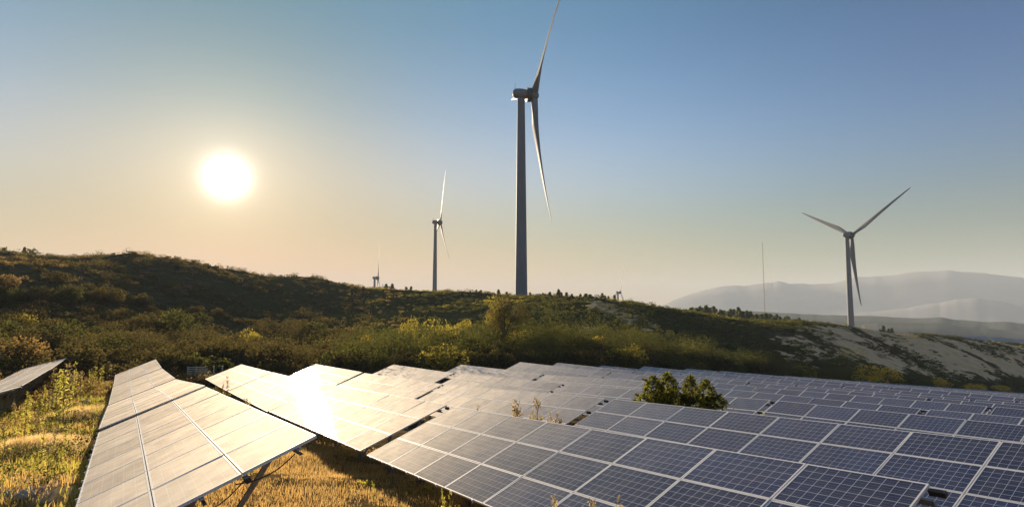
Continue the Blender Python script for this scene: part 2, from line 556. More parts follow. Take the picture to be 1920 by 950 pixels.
def panel_material():
    m, t, out = new_mat('solar cells under glass')
    k = t.links.new
    uv = N(t, 'ShaderNodeUVMap', uv_map='UVMap')
    sp = N(t, 'ShaderNodeSeparateXYZ')
    k(uv.outputs[0], sp.inputs[0])

    def line(src, off, pitch, half, fade):
        a = N(t, 'ShaderNodeMath', op='ADD', i_1=off); k(src, a.inputs[0])
        b = N(t, 'ShaderNodeMath', op='PINGPONG', i_1=pitch / 2); k(a.outputs[0], b.inputs[0])
        r = N(t, 'ShaderNodeMapRange', i_1=half, i_2=half + fade, i_3=1.0, i_4=0.0)
        k(b.outputs[0], r.inputs[0])
        return r.outputs[0]
    # ten by six cells, thin bus bars along the short side of the cell
    gx = line(sp.outputs['X'], -0.026, 0.1600, 0.0020, 0.0018)
    gy = line(sp.outputs['Y'], -0.015, 0.1605, 0.0020, 0.0018)
    by = line(sp.outputs['Y'], -0.015 - 0.0400, 0.0535, 0.0007, 0.0012)
    grid = N(t, 'ShaderNodeMath', op='MAXIMUM'); k(gx, grid.inputs[0]); k(gy, grid.inputs[1])
    bus = N(t, 'ShaderNodeMath', op='MULTIPLY', i_1=0.42); k(by, bus.inputs[0])
    al = N(t, 'ShaderNodeMath', op='MAXIMUM'); k(grid.outputs[0], al.inputs[0]); k(bus.outputs[0], al.inputs[1])
    # crystal tone per cell and per module
    oi = N(t, 'ShaderNodeObjectInfo')
    geo = N(t, 'ShaderNodeNewGeometry')
    nz = N(t, 'ShaderNodeTexNoise', i_Scale=0.6, i_Detail=2.0)
    k(geo.outputs['Position'], nz.inputs['Vector'])
    cell = ramp(t, [(0.35, (0.006, 0.019, 0.070)), (0.65, (0.012, 0.031, 0.100))])
    k(nz.outputs['Fac'], cell.inputs[0])
    hs = N(t, 'ShaderNodeHueSaturation')
    mr = N(t, 'ShaderNodeMapRange', i_3=0.8, i_4=1.25)
    k(oi.outputs['Random'], mr.inputs[0]); k(mr.outputs[0], hs.inputs['Value']); k(cell.outputs[0], hs.inputs['Color'])
    mix = N(t, 'ShaderNodeMix', data_type='RGBA')
    k(al.outputs[0], mix.inputs[0]); k(hs.outputs[0], mix.inputs[6]); mix.inputs[7].default_value = (0.66, 0.68, 0.72, 1)
    # thin dust film
    dn = N(t, 'ShaderNodeTexNoise', i_Scale=3.0, i_Detail=6.0); k(geo.outputs['Position'], dn.inputs['Vector'])
    dr = N(t, 'ShaderNodeMapRange', i_1=0.3, i_2=0.75, i_3=0.01, i_4=0.07); k(dn.outputs['Fac'], dr.inputs[0])
    dm = N(t, 'ShaderNodeMix', data_type='RGBA')
    k(dr.outputs[0], dm.inputs[0]); k(mix.outputs[2], dm.inputs[6]); dm.inputs[7].default_value = (0.34, 0.29, 0.22, 1)
    dif = N(t, 'ShaderNodeBsdfDiffuse')
    k(dm.outputs[2], dif.inputs['Color'])
    gl = N(t, 'ShaderNodeBsdfGlossy', distribution='BECKMANN')
    rr = N(t, 'ShaderNodeMapRange', i_1=0.3, i_2=0.7, i_3=0.105, i_4=0.14); k(dn.outputs['Fac'], rr.inputs[0])
    k(rr.outputs[0], gl.inputs['Roughness'])
    gf = N(t, 'ShaderNodeFresnel', i_IOR=1.5)
    b = N(t, 'ShaderNodeMixShader')
    k(gf.outputs[0], b.inputs[0]); k(dif.outputs[0], b.inputs[1]); k(gl.outputs[0], b.inputs[2])
    # dusty textured glass throws a broad sheen at flat angles
    sheen = N(t, 'ShaderNodeBsdfGlossy', distribution='GGX', i_Roughness=0.78)
    sheen.inputs['Color'].default_value = (1.0, 0.90, 0.76, 1)  # warm tint puts golden sunlight and flare into the sheen colour
    fr = N(t, 'ShaderNodeFresnel', i_IOR=1.45)
    fp = N(t, 'ShaderNodeMath', op='POWER', i_1=2.5); k(fr.outputs[0], fp.inputs[0])
    fs = N(t, 'ShaderNodeMath', op='MULTIPLY', i_1=20.0); k(fp.outputs[0], fs.inputs[0])
    f0 = N(t, 'ShaderNodeMath', op='MINIMUM', i_1=0.58); k(fs.outputs[0], f0.inputs[0])
    fv = N(t, 'ShaderNodeMapRange', i_3=0.86, i_4=1.10); k(oi.outputs['Random'], fv.inputs[0])
    fd = N(t, 'ShaderNodeMapRange', i_1=0.35, i_2=0.7, i_3=0.85, i_4=1.15); k(dn.outputs['Fac'], fd.inputs[0])
    fw = N(t, 'ShaderNodeMath', op='MULTIPLY'); k(fv.outputs[0], fw.inputs[0]); k(fd.outputs[0], fw.inputs[1])
    fm = N(t, 'ShaderNodeMath', op='MULTIPLY'); k(f0.outputs[0], fm.inputs[0]); k(fw.outputs[0], fm.inputs[1])
    ms = N(t, 'ShaderNodeMixShader')
    k(fm.outputs[0], ms.inputs[0]); k(b.outputs[0], ms.inputs[1]); k(sheen.outputs[0], ms.inputs[2])
    k(ms.outputs[0], out.inputs[0])
    return m


M['cells'] = panel_material()


def ground_material():
    m, t, out = new_mat('dune soil, sand and turf')
    k = t.links.new
    geo = N(t, 'ShaderNodeNewGeometry')
    at_ = N(t, 'ShaderNodeVertexColor', layer_name='cover')
    sp = N(t, 'ShaderNodeSeparateColor'); k(at_.outputs['Color'], sp.inputs[0])

    def nz(scale, det=5.0, rough=0.6):
        n = N(t, 'ShaderNodeTexNoise', i_Scale=scale, i_Detail=det, i_Roughness=rough)
        k(geo.outputs['Position'], n.inputs['Vector'])
        return n.outputs['Fac']
    fine = nz(2.5, 8.0); mid = nz(0.35, 8.0); big = nz(0.06, 4.0)
    soil = ramp(t, [(0.3, (0.075, 0.052, 0.032)), (0.7, (0.15, 0.11, 0.068))]); k(fine, soil.inputs[0])
    sand = ramp(t, [(0.3, (0.55, 0.38, 0.20)), (0.7, (0.74, 0.53, 0.29))]); k(mid, sand.inputs[0])
    turf = ramp(t, [(0.3, (0.024, 0.031, 0.011)), (0.55, (0.042, 0.048, 0.018)), (0.75, (0.08, 0.07, 0.032))]); k(mid, turf.inputs[0])
    dry = ramp(t, [(0.3, (0.16, 0.10, 0.035)), (0.7, (0.34, 0.22, 0.08))]); k(fine, dry.inputs[0])

    def mask(src, noise, lo, hi):
        a = N(t, 'ShaderNodeMath', op='ADD'); k(src, a.inputs[0])
        s = N(t, 'ShaderNodeMath', op='SUBTRACT', i_1=0.5); k(noise, s.inputs[0])
        s2 = N(t, 'ShaderNodeMath', op='MULTIPLY', i_1=1.6); k(s.outputs[0], s2.inputs[0])
        k(s2.outputs[0], a.inputs[1])
        r = N(t, 'ShaderNodeMapRange', i_1=lo, i_2=hi); k(a.outputs[0], r.inputs[0])
        return r.outputs[0]

    def mix(fac, a, b):
        x = N(t, 'ShaderNodeMix', data_type='RGBA'); k(fac, x.inputs[0]); k(a, x.inputs[6]); k(b, x.inputs[7])
        return x.outputs[2]
    c = mix(mask(sp.outputs['Blue'], mid, 0.4, 0.62), soil.outputs[0], dry.outputs[0])
    c = mix(mask(sp.outputs['Green'], mid, 0.4, 0.6), c, turf.outputs[0])
    c = mix(mask(sp.outputs['Red'], mid, 0.42, 0.58), c, sand.outputs[0])
    b = N(t, 'ShaderNodeBsdfDiffuse', i_Roughness=0.3)
    k(c, b.inputs['Color'])
    bp = N(t, 'ShaderNodeBump', i_Strength=0.6, i_Distance=0.15)
    k(fine, bp.inputs['Height']); k(bp.outputs[0], b.inputs['Normal'])
    k(b.outputs[0], out.inputs[0])
    return m


M['ground'] = ground_material()
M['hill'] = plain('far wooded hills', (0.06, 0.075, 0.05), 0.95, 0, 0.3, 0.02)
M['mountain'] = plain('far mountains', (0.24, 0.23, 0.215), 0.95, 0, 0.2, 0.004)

# ------------------------------------------------------------------ ground sheet
azs = np.concatenate([np.arange(-180, -58, 6), np.arange(-58, 58, 0.3), np.arange(58, 180, 6)])
Ds = np.concatenate([np.arange(0.05, 70, 0.7), np.arange(70, 330, 1.6), np.geomspace(331, 25000, 46)])
A, DD = np.meshgrid(np.radians(azs), Ds)
gx_, gy_ = DD * np.sin(A), DD * np.cos(A)
gz_ = ground(gx_, gy_)
nd, na = A.shape
idx = np.arange(nd * na).reshape(nd, na)
nxt = np.roll(idx, -1, axis=1)
quads = np.stack([idx[:-1], nxt[:-1], nxt[1:], idx[1:]], -1).reshape(-1, 4)
ground_me = mesh_np('ground', np.stack([gx_, gy_, gz_], -1).reshape(-1, 3), quads, [M['ground']], True)


def cover(x, y):
    """sand, turf, dry grass shares of the ground"""
    D = np.hypot(x, y); az = np.arctan2(x, y)
    px = 960 + F * np.tan(np.clip(az, rad(-55), rad(55)))
    p = x * HX[0] + y * HX[1]; s = x * GX[0] + y * GX[1]
    inside = s < 62
    # streaks down the sandy slope on the right
    st = fbm((x * 0.8 + y * 0.6) / 7, (y * 0.8 - x * 0.6) / 26, 21)
    sand_r = np.interp(px, [1040, 1130, 1190, 1260, 1430, 1490, 1620, 1900], [0, 0.42, 0.42, 0.10, 0.12, 0.62, 0.85, 0.62])
    kd1 = np.interp(px, PX, PD[:, 1]); kd4 = np.interp(px, PX, PD[:, 4])
    t = (D - kd1) / (kd4 - kd1)
    sand = np.where(inside, 0.25, sand_r * np.clip((t - 0.0) * 4, 0, 1) * np.clip(1.8 - t, 0.3, 1) + (st - 0.47) * 1.7 * np.clip(sand_r * 2, 0, 1))
    left = np.interp(px, [0, 400, 560, 800], [0.20, 0.08, 0.0, 0.0])
    sand = np.where(~inside & (px < 900), left * np.clip((t - 0.3) * 3, 0, 1), sand)
    turf = np.where(inside, np.where(p < -1, 0.42, 0.32), np.interp(px, [0, 400, 600, 800, 1100, 1500, 1900], [0.55, 0.60, 0.85, 0.95, 0.85, 0.6, 0.6]))
    dry = np.where(inside, np.where(p < 8, 0.75, 0.5), np.interp(px, [0, 600, 1100, 1900], [0.5, 0.5, 0.35, 0.4]))
    # the near sand heaps
    for mx, my, r, hh in MOUNDS[:5]:
        e = np.exp(-((x - mx)**2 + (y - my)**2) / (r * r) * 1.2)
        sand = sand + 0.5 * e; turf = turf - 0.4 * e
    sand = np.where(~inside & (sand < 0.06), -0.5, sand)
    return np.clip(sand, -0.5, 1), np.clip(turf, 0, 1), np.clip(dry, 0, 1)


ca = ground_me.color_attributes.new('cover', 'FLOAT_COLOR', 'POINT')
cs, ct, cd = cover(gx_.ravel(), gy_.ravel())
ca.data.foreach_set('color', np.stack([cs, ct, cd, np.ones_like(cs)], -1).astype(np.float32).ravel())
g = link('ground', ground_me)
tag(g, kind='structure')

# ------------------------------------------------------------------ far ridge and mountains


def ridge(name, D0, pts, depth, base_z, mat, seed, rough):
    us = np.linspace(pts[0][0], pts[-1][0], 220)
    ys = np.interp(us, [a for a, _ in pts], [b for _, b in pts]) + (fbm(us / 40, us * 0 + seed, seed, 5) - 0.48) * rough
    a = np.arctan2(us - 960, F)
    top = D0 * tanel(us, ys)
    rows = []
    for f, hf in ((-1, 0), (-0.75, 0.16), (-0.5, 0.4), (-0.25, 0.74), (0, 1), (0.4, 0.6), (1, 0)):
        jit = (fbm(us / 60, us * 0 + f * 9, seed + 5, 3) - 0.48) * 0.10
        hh = hf + (jit * 0.2 if 0 < hf < 1 else 0)
        D = D0 + f * depth * (1 + (jit if hf < 1 else 0))
        rows.append(np.stack([D * np.sin(a), D * np.cos(a), base_z + (top - base_z) * hh], -1))
    V = np.stack(rows, 0)
    n, mm = V.shape[:2]
    ii = np.arange(n * mm).reshape(n, mm)
    q = np.stack([ii[:-1, :-1], ii[:-1, 1:], ii[1:, 1:], ii[1:, :-1]], -1).reshape(-1, 4)
    o = link(name, mesh_np(name, V.reshape(-1, 3), q, [mat], True))
    tag(o, kind='structure')
    return o


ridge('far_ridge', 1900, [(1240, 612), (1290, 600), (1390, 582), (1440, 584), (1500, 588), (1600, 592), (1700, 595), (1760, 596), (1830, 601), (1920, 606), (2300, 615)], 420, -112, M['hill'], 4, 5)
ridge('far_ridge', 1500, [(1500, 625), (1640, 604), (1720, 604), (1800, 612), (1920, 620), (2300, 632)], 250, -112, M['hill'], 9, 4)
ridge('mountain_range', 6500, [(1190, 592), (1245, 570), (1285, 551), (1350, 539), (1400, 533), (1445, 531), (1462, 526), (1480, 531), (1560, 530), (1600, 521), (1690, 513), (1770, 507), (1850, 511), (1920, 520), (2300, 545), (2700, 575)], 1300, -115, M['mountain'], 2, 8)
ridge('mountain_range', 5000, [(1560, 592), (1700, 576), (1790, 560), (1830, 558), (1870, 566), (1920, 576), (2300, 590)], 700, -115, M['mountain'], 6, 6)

# ------------------------------------------------------------------ solar tables
ML, MW = 1.65, 0.99          # module
CL, CW = 1.67, 1.005         # pitch in the table
TILT = rad(21.2)


def make_module():
    fr = 0.024; T = 0.040
    v = []; f = []; mi = []; uv = []

    def face(ix, m, uvs=None):
        f.append(ix); mi.append(m)
        uv.extend(uvs if uvs else [(0, 0)] * 4)
    x0, y0, x1, y1 = 0, 0, ML, MW
    o = [(x0, y0), (x1, y0), (x1, y1), (x0, y1)]
    i = [(x0 + fr, y0 + fr), (x1 - fr, y0 + fr), (x1 - fr, y1 - fr), (x0 + fr, y1 - fr)]
    v += [(*p, T) for p in o] + [(*p, T) for p in i] + [(*p, 0) for p in o] + [(*p, T - 0.004) for p in i]
    for j in range(4):
        n = (j + 1) % 4
        face((j, n, 4 + n, 4 + j), 1)          # top of the frame
        face((8 + j, 8 + n, n, j), 1)          # outer side
        face((4 + j, 4 + n, 12 + n, 12 + j), 1)
    face((12, 13, 14, 15), 0, [i[0], i[1], i[2], i[3]])
    face((11, 10, 9, 8), 2)
    return np.array(v), np.array(f), np.array(mi), np.array(uv)


mv, mf, mmi, muv = make_module()
module_me = mesh_np('solar_panel', mv, mf, [M['cells'], M['alu'], M['backsheet']], mi=mmi, uv=muv)


def joined_panels(ncol):
    V, Fc, Mi, Uv = [], [], [], []
    n = 0
    for r in range(3):
        for c in range(ncol):
            V.append(mv + np.array([c * CL, r * CW, 0])); Fc.append(mf + n); Mi.append(mmi); Uv.append(muv)
            n += len(mv)
    return mesh_np('solar_panels', np.concatenate(V), np.concatenate(Fc), [M['cells'], M['alu'], M['backsheet']], mi=np.concatenate(Mi), uv=np.concatenate(Uv))


_cache = {}


def cached(key, fn):
    if key not in _cache: _cache[key] = fn()
    return _cache[key]


def channel(length):
    b = MB()
    b.box((0, -0.025, -0.075), (length, -0.019, 0))
    b.box((0, -0.019, -0.008), (length, 0.022, 0))
    b.box((0, -0.019, -0.075), (length, 0.022, -0.068))
    return b.mesh('purlin', M['galv'])


rafter_me = MB().box((-0.03, 0.15, -0.17), (0.03, 2.85, -0.076)).mesh('rafter', M['galv'])
post_me = MB().box((-0.05, -0.04, -1.0), (0.05, 0.04, 0.0)).mesh('post', M['galv'])
clamp_me = MB().box((-0.02, -0.035, 0.0), (0.02, 0.004, 0.052)).mesh('end_clamp', M['alu'])
cap_me = MB().box((-0.03, -0.03, -0.07), (0.16, 0.035, 0.0)).mesh('purlin_end', M['darksteel'])


def solar_table(i, s0, ncol, detail):
    """one free-standing table of modules; s0 is its near end"""
    length = ncol * CL - 0.02
    s1 = s0 + length
    pu = ROWS[i][0]
    u0 = HX * pu + GX * s0 + np.array([0, 0, float(row_top(i, s0))])
    u1 = HX * pu + GX * s1 + np.array([0, 0, float(row_top(i, s1))])
    jz = RNG.normal(0, 0.02, 2)
    u0[2] += jz[0]; u1[2] += jz[1]
    ex = (u0 - u1) / np.linalg.norm(u0 - u1)           # towards the camera
    tl = (TILT if i else rad(15)) + RNG.normal(0, rad(0.35))
    es = HX * math.cos(tl) + np.array([0, 0, math.sin(tl)])
    es = es - ex * (es @ ex); es /= np.linalg.norm(es)
    ez = np.cross(ex, es)
    org = u1 - es * (3 * CW)                            # far lower corner
    mid = (u0 + u1) / 2 - es * 1.5
    gz = float(ground(mid[0], mid[1])[0])
    root = empty('solar_table', (mid[0], mid[1], gz))
    loc = np.array([mid[0], mid[1], gz])
    T = basis(ex, es, ez, org - loc)
    if detail >= 1:
        for r in range(3):
            for c in range(ncol):
                jig = Matrix.Rotation(rad(RNG.normal(0, 0.13)), 4, 'X') @ Matrix.Rotation(rad(RNG.normal(0, 0.09)), 4, 'Y')
                link('solar_panel', module_me, root, T @ Matrix.Translation((c * CL, r * CW, 0)) @ jig)
    else:
        o = link('solar_panels', cached(('j', ncol), lambda: joined_panels(ncol)), root, T)
        tag(o, kind='stuff')
    for y in (0.32, 1.5, 2.72):
        link('purlin', cached(('p', ncol), lambda: channel(ncol * CL + 0.26)), root, T @ Matrix.Translation((-0.13, y, -0.001)))
    if detail >= 1:
        for y in ((2.02, 1.0) if i == 1 else (2.93, 2.02)):
            link('purlin_end', cap_me, root, T @ Matrix.Translation((ncol * CL + 0.02, y, -0.004)))
    nr = max(3, round(ncol * CL / 2.8))
    for j in range(nr):
        x = (j + 0.5) * ncol * CL / nr if not (i in (1, 2)) else 0.9 + j * (ncol * CL - 1.8) / (nr - 1)
        link('rafter', rafter_me, root, T @ Matrix.Translation((x, 0, 0)))
        b = org + ex * x + es * 1.25 - ez * 0.15
        gb = float(ground(b[0], b[1])[0])
        h = b[2] - gb + 0.4
        link('post', post_me, root, Matrix.Translation(tuple(b - loc)) @ Matrix.Rotation(AL, 4, 'Z') @ Matrix.Diagonal((1, 1, h, 1)))
        if detail >= 1:
            a = org + ex * (x + 0.07) + es * 2.5 - ez * 0.12
            c = np.array([b[0], b[1], gb - 0.1]) + ex * 0.07
            d = Vector(tuple(c - a))
            bm = MB().box((-0.035, -0.02, 0), (0.035, 0.02, d.length)).mesh('brace', M['galv'])
            link('brace', bm, root, Matrix.Translation(tuple(a - loc)) @ d.to_track_quat('Z', 'Y').to_matrix().to_4x4() @ Matrix.Rotation(rad(90), 4, 'Z'))
    if detail >= 2:
        if s0 < 10: cables(root, loc, T)
        for c in range(ncol):
            for fx in (0.36, 1.29):
                link('end_clamp', clamp_me, root, T @ Matrix.Translation((c * CL + fx, 0, 0)))
    return root


def cables(root, loc, T):
    for k, (y0, y1, sag) in enumerate(((0.5, 1.3, 0.10), (1.1, 2.0, 0.13), (1.9, 2.7, 0.09))):
        pts = [T @ Vector((8 * CL - 0.12 - 0.05 * k, y0 + (y1 - y0) * t, -0.1 - sag * math.sin(math.pi * t))) for t in np.linspace(0, 1, 9)]
        link('cable', MB().tube(pts, 0.009, 5).mesh('cable', M['turbdark']), root)


TABLES = {
    0: [(25.3, 8), (39.1, 8), (52.9, 8)],
    1: [(8.6, 8), (22.2, 8), (35.8, 8), (49.4, 6)],
    2: [(3.9, 8), (17.75, 8), (31.5, 8), (45.2, 8)],
    3: [(3.75, 8), (17.6, 8), (31.3, 8), (45.1, 8)],
    4: [(2.4, 8), (16.1, 8), (30.5, 8), (45.3, 8)],
    5: [(0.0, 8), (13.7, 9), (29.2, 8), (43.0, 9)],
    6: [(0.2, 8), (13.9, 8), (27.4, 9), (42.8, 9)],
}
for i in range(7, len(ROWS)):
    e = 60.5 + RNG.uniform(-0.8, 0.8)
    lst = []
    while e > ROWS[i][0] * 0.32 - 4:
        lst.append((e - 8 * CL, 8)); e -= 8 * CL + 0.35
    TABLES[i] = lst[::-1]
ORD = ['first', 'second', 'third', 'fourth', 'fifth', 'sixth', 'seventh', 'eighth', 'ninth', 'tenth', 'eleventh', 'twelfth', 'thirteenth', 'fourteenth', 'fifteenth', 'sixteenth', 'seventeenth', 'eighteenth', 'nineteenth', 'twentieth',
       'twenty-first', 'twenty-second', 'twenty-third', 'twenty-fourth', 'twenty-fifth', 'twenty-sixth', 'twenty-seventh', 'twenty-eighth', 'twenty-ninth']


def seen(i, s0, ncol):
    pts = []
    for s in (s0, s0 + ncol * CL):
        for dp, dz in ((0, 0), (-2.8, -1.1)):
            pts.append(HX * (ROWS[i][0] + dp) + GX * s + np.array([0, 0, float(row_top(i, s)) + dz]))
    q = project(np.array(pts))
    q = q[q[:, 2] > 0.5]
    return len(q) > 0 and q[:, 0].max() > 5 and q[:, 0].min() < 1915 and q[:, 1].min() < 945


for i, lst in TABLES.items():
    lst = [t for t in lst if seen(i, *t)]
    for k, (s0, nc) in enumerate(lst):
        c = HX * ROWS[i][0] + GX * (s0 + 6)
        D = float(np.hypot(c[0], c[1]))
        t = solar_table(i, s0, nc, 2 if (i in (1, 2) and k < 2) else (1 if D < 105 else 0))
        if i == 1 and k == 0:
            lab = 'big cream shining solar table at lower left, propped over golden grass'
        elif i == 2 and k == 0:
            lab = 'big dark blue solar table across the bottom with its corner at lower right'
        elif i == 0:
            lab = ['solar table seen almost edge on at the left frame edge, nearest of its row', 'thin sunlit solar table above dark posts at far left, middle of its row', 'farthest solar table of the thin row at the far left, tip pointing at the scrub'][min(k, 2)]
        else:
            lab = 'solar table in the %s row right of the verge, %s from its near end' % (ORD[i - 1], ORD[k])
        tag(t, lab, 'solar panels', 'solar tables in the far rows at right' if i > 8 else 'solar tables of the near and middle rows')


# the solar row on top of the sandy slope far right
ra = at(1705, 282); rb = at(1985, 345)
ra[2] += 1.1; rb[2] += 0.9
rl = np.linalg.norm(rb - ra); rx = (rb - ra) / rl
k = 0
while (k + 1) * (8 * CL + 0.4) < rl:
    o0 = ra + rx * (k * (8 * CL + 0.4))
    gm = ground((o0 + rx * 6.7)[0], (o0 + rx * 6.7)[1])[0]
    o0[2] = max(o0[2], gm + 0.7)
    hy = np.array([-rx[1], rx[0], 0]); hy /= np.linalg.norm(hy)
    ey = hy * math.cos(rad(33)) + np.array([0, 0, math.sin(rad(33))])
    ez = np.cross(rx, ey)
    root = empty('solar_table', tuple(np.array([o0[0], o0[1], gm]) + rx * 6.7 * np.array([1, 1, 0])))
    T = basis(rx, ey, ez, o0 - np.array(root.location))
    o = link('solar_panels', cached(('j', 8), lambda: joined_panels(8)), root, T)
    tag(o, kind='stuff')
    for x in (1.2, 6.7, 12.2):
        b = o0 + rx * x + ey * 1.5 - ez * 0.05
        h = b[2] - float(ground(b[0], b[1])[0]) + 0.4
        link('post', post_me, root, Matrix.Translation(tuple(b - np.array(root.location))) @ Matrix.Diagonal((1, 1, h, 1)))
    tag(root, 'distant dark solar table on the crest of the sandy slope, %s from the left' % ORD[k], 'solar panels', 'solar tables along the crest at far right')
    k += 1

# ------------------------------------------------------------------ wind turbines


def blade_mesh(R):
    rings = []
    st = [0, .02, .05, .10, .16, .22, .32, .45, .6, .75, .88, .96, .99, 1.0]
    for t in st:
        r = 1.2 + t * (R - 1.2)
        round_ = max(0, 1 - t / 0.14)
        ch = np.interp(t, [0, .05, .2, .45, .75, .96, 1], [2.0, 2.1, 3.7, 2.5, 1.5, .75, .12])
        th = np.interp(t, [0, .05, .2, .45, .75, 1], [1.0, .95, .32, .2, .16, .12]) * ch
        tw = np.interp(t, [0, .2, .5, 1], [rad(18), rad(14), rad(5), rad(-1)])
        off = np.interp(t, [0, .1, .2, 1], [0, .1, .22, .2]) * ch
        bend = 2.2 * t**2.2                               # tips swept to windward
        ring = []
        for j in range(14):
            a = 2 * math.pi * j / 14
            x = math.cos(a) * ch / 2; y = math.sin(a) * th / 2 * (round_ + (1 - round_) * (0.55 + 0.45 * math.cos(a)))
            x -= off
            cx = math.cos(tw) * x - math.sin(tw) * y; cy = math.sin(tw) * x + math.cos(tw) * y
            ring.append((cy + bend, cx, r))               # local X is the rotor axis
        rings.append(ring)
    return MB().loft(rings).mesh('blade', M['turbine'], True)


blade_me = blade_mesh(49.0)
tb = MB()
nacelle_me = MB().loft([[(x, math.cos(a) * w, math.sin(a) * h + 0.15) for a in np.linspace(0, 2 * math.pi, 16, endpoint=False)]
                        for x, w, h in ((-3.1, .3, .35), (-2.9, 1.1, 1.1), (-2.3, 1.7, 1.6), (-1.0, 1.95, 1.85), (0.6, 1.9, 1.8), (2.0, 1.7, 1.65), (2.4, 1.6, 1.55))]).mesh('nacelle', M['turbine'], True)
gen_me = MB().loft([[(x, math.cos(a) * r, math.sin(a) * r) for a in np.linspace(0, 2 * math.pi, 28, endpoint=False)]
                    for x, r in ((2.0, 2.1), (2.1, 2.55), (3.6, 2.55), (3.75, 2.2))]).mesh('generator_ring', M['turbdark'], True)
hub_me = MB().loft([[(x, math.cos(a) * r, math.sin(a) * r) for a in np.linspace(0, 2 * math.pi, 20, endpoint=False)]
                    for x, r in ((3.7, 1.7), (4.2, 1.95), (5.4, 1.95), (6.1, 1.5), (6.5, .8), (6.62, .15))]).mesh('hub', M['turbine'], True)
anem = MB(); anem.tube([(-2.2, 0, 1.6), (-2.2, 0, 3.9)], 0.06, 6); anem.tube([(-2.2, -.5, 3.1), (-2.2, .5, 3.1)], 0.05, 6); anem.tube([(-2.2, 0.5, 3.1), (-1.9, .5, 3.6)], 0.1, 6)
anem_me = anem.mesh('anemometer', M['turbdark'])


def turbine(label, hub_px, D, axis_right, phis, bend=1.0):
    """D: distance to the tower; axis_right: heading of the rotor axis, degrees right of straight away"""
    a = math.atan2(hub_px[0] - 960, F)
    ax = np.array([math.sin(rad(axis_right)), math.cos(rad(axis_right)), 0])
    top = np.array([D * math.sin(a), D * math.cos(a), D * float(tanel(*hub_px))])
    tower = top - ax * 4.8
    gz = float(ground(tower[0], tower[1])[0])
    root = empty('wind_turbine', (tower[0], tower[1], gz), math.atan2(ax[1], ax[0]))
    H = top[2] - gz
    rb = 1.30 + 0.95 * min(1, H / 80)
    zs = np.linspace(-1, H - 1.6, 9)
    tw = MB().loft([[(math.cos(t) * r, math.sin(t) * r, z) for t in np.linspace(0, 2 * math.pi, 32, endpoint=False)] for z, r in zip(zs, np.linspace(rb, 1.35, 9))])
    link('tower', tw.mesh('tower', M['turbine'], True), root)
    up = Matrix.Translation((0, 0, H))
    n = link('nacelle', nacelle_me, root, up)
    link('anemometer', anem_me, n)
    link('generator_ring', gen_me, root, up)
    link('hub', hub_me, root, up)
    for ph in phis:
        link('blade', blade_me, root, Matrix.Translation((4.8, 0, H)) @ Matrix.Rotation(rad(ph), 4, 'X') @ Matrix.Diagonal((bend, 1, 1, 1)))
    tag(root, label, 'wind turbine', 'wind turbines behind the hill crest')
    return root


turbine('tallest and nearest wind turbine, its upper blade reaching out of the frame top', (1002, 179), 216, 76, (47, 167, 287), 1.4)
turbine('grey wind turbine at the right with its three blades spread in a Y', (1601, 441), 482, 67, (57, 177, 297), 1.3)
turbine('dark wind turbine in the middle distance, second from the left on the skyline', (825, 417), 558, 73, (16.5, 136.5, 256.5), 0.8)
turbine('small distant wind turbine beside a clump of skyline pines, leftmost of all', (709, 521), 870, 73, (-4, 116, 236), 0.9)
turbine('smallest wind turbine peeping over the crest above the bare sandy notch', (1163, 548), 1030, 75, (18, 138, 258), 0.5)

# ------------------------------------------------------------------ lattice mast
D = 720; mp = at(1432, D)
mz = D * float(tanel(1429, 453)) - mp[2]
root = empty('radio_mast', tuple(mp), 0.3)
b = MB(); q = 0.33
legs = [(q * math.cos(t), q * math.sin(t)) for t in (0, 2.094, 4.189)]
for x, y in legs: b.tube([(x, y, -1), (x, y, mz)], 0.07, 5)
link('mast_leg', b.mesh('mast_leg', M['mast']), root)
b = MB(); z = 0; j = 0
while z < mz - 1.4:
    for n in range(3):
        p0 = legs[n]; p1 = legs[(n + 1) % 3]
        b.tube([(*p0, z), (*p1, z + 1.4)], 0.035, 4)
    z += 1.4
link('lattice', b.mesh('lattice', M['mast']), root)
for t in (0.3, 2.4, 4.5):
    for zz, rr in ((mz * 0.95, 44), (mz * 0.55, 28)):
        gx, gy = math.cos(t) * rr, math.sin(t) * rr
        ct_, st_ = math.cos(0.3), math.sin(0.3)
        wz = float(ground(mp[0] + gx * ct_ - gy * st_, mp[1] + gx * st_ + gy * ct_)[0]) - mp[2]
        link('guy_wire', MB().tube([(0, 0, zz), (gx, gy, wz)], 0.012, 4).mesh('guy_wire', M['mast']), root)
tag(root, 'thin guyed lattice mast standing alone before the pale mountains', 'mast')

# ------------------------------------------------------------------ leaves


def leaf_quads(pos, size, rng, outward=None, aspect=0.55, flat=0.0):
    """rhombic leaves at the given points"""
    n = len(pos)
    u = rng.normal(size=(n, 3))
    if outward is not None: u = u * 0.8 + outward * 0.9
    u[:, 2] += flat
    u /= np.linalg.norm(u, axis=1, keepdims=True)
    w = rng.normal(size=(n, 3)); w = np.cross(u, w); w /= np.linalg.norm(w, axis=1, keepdims=True) + 1e-9
    s = (size * rng.uniform(0.65, 1.35, n))[:, None]
    v = np.stack([pos - u * s * 0.5, pos + w * s * aspect * 0.5, pos + u * s * 0.5, pos - w * s * aspect * 0.5], 1)
    return v.reshape(-1, 3)


def quads_of(nv):
    return np.arange(nv).reshape(-1, 4)


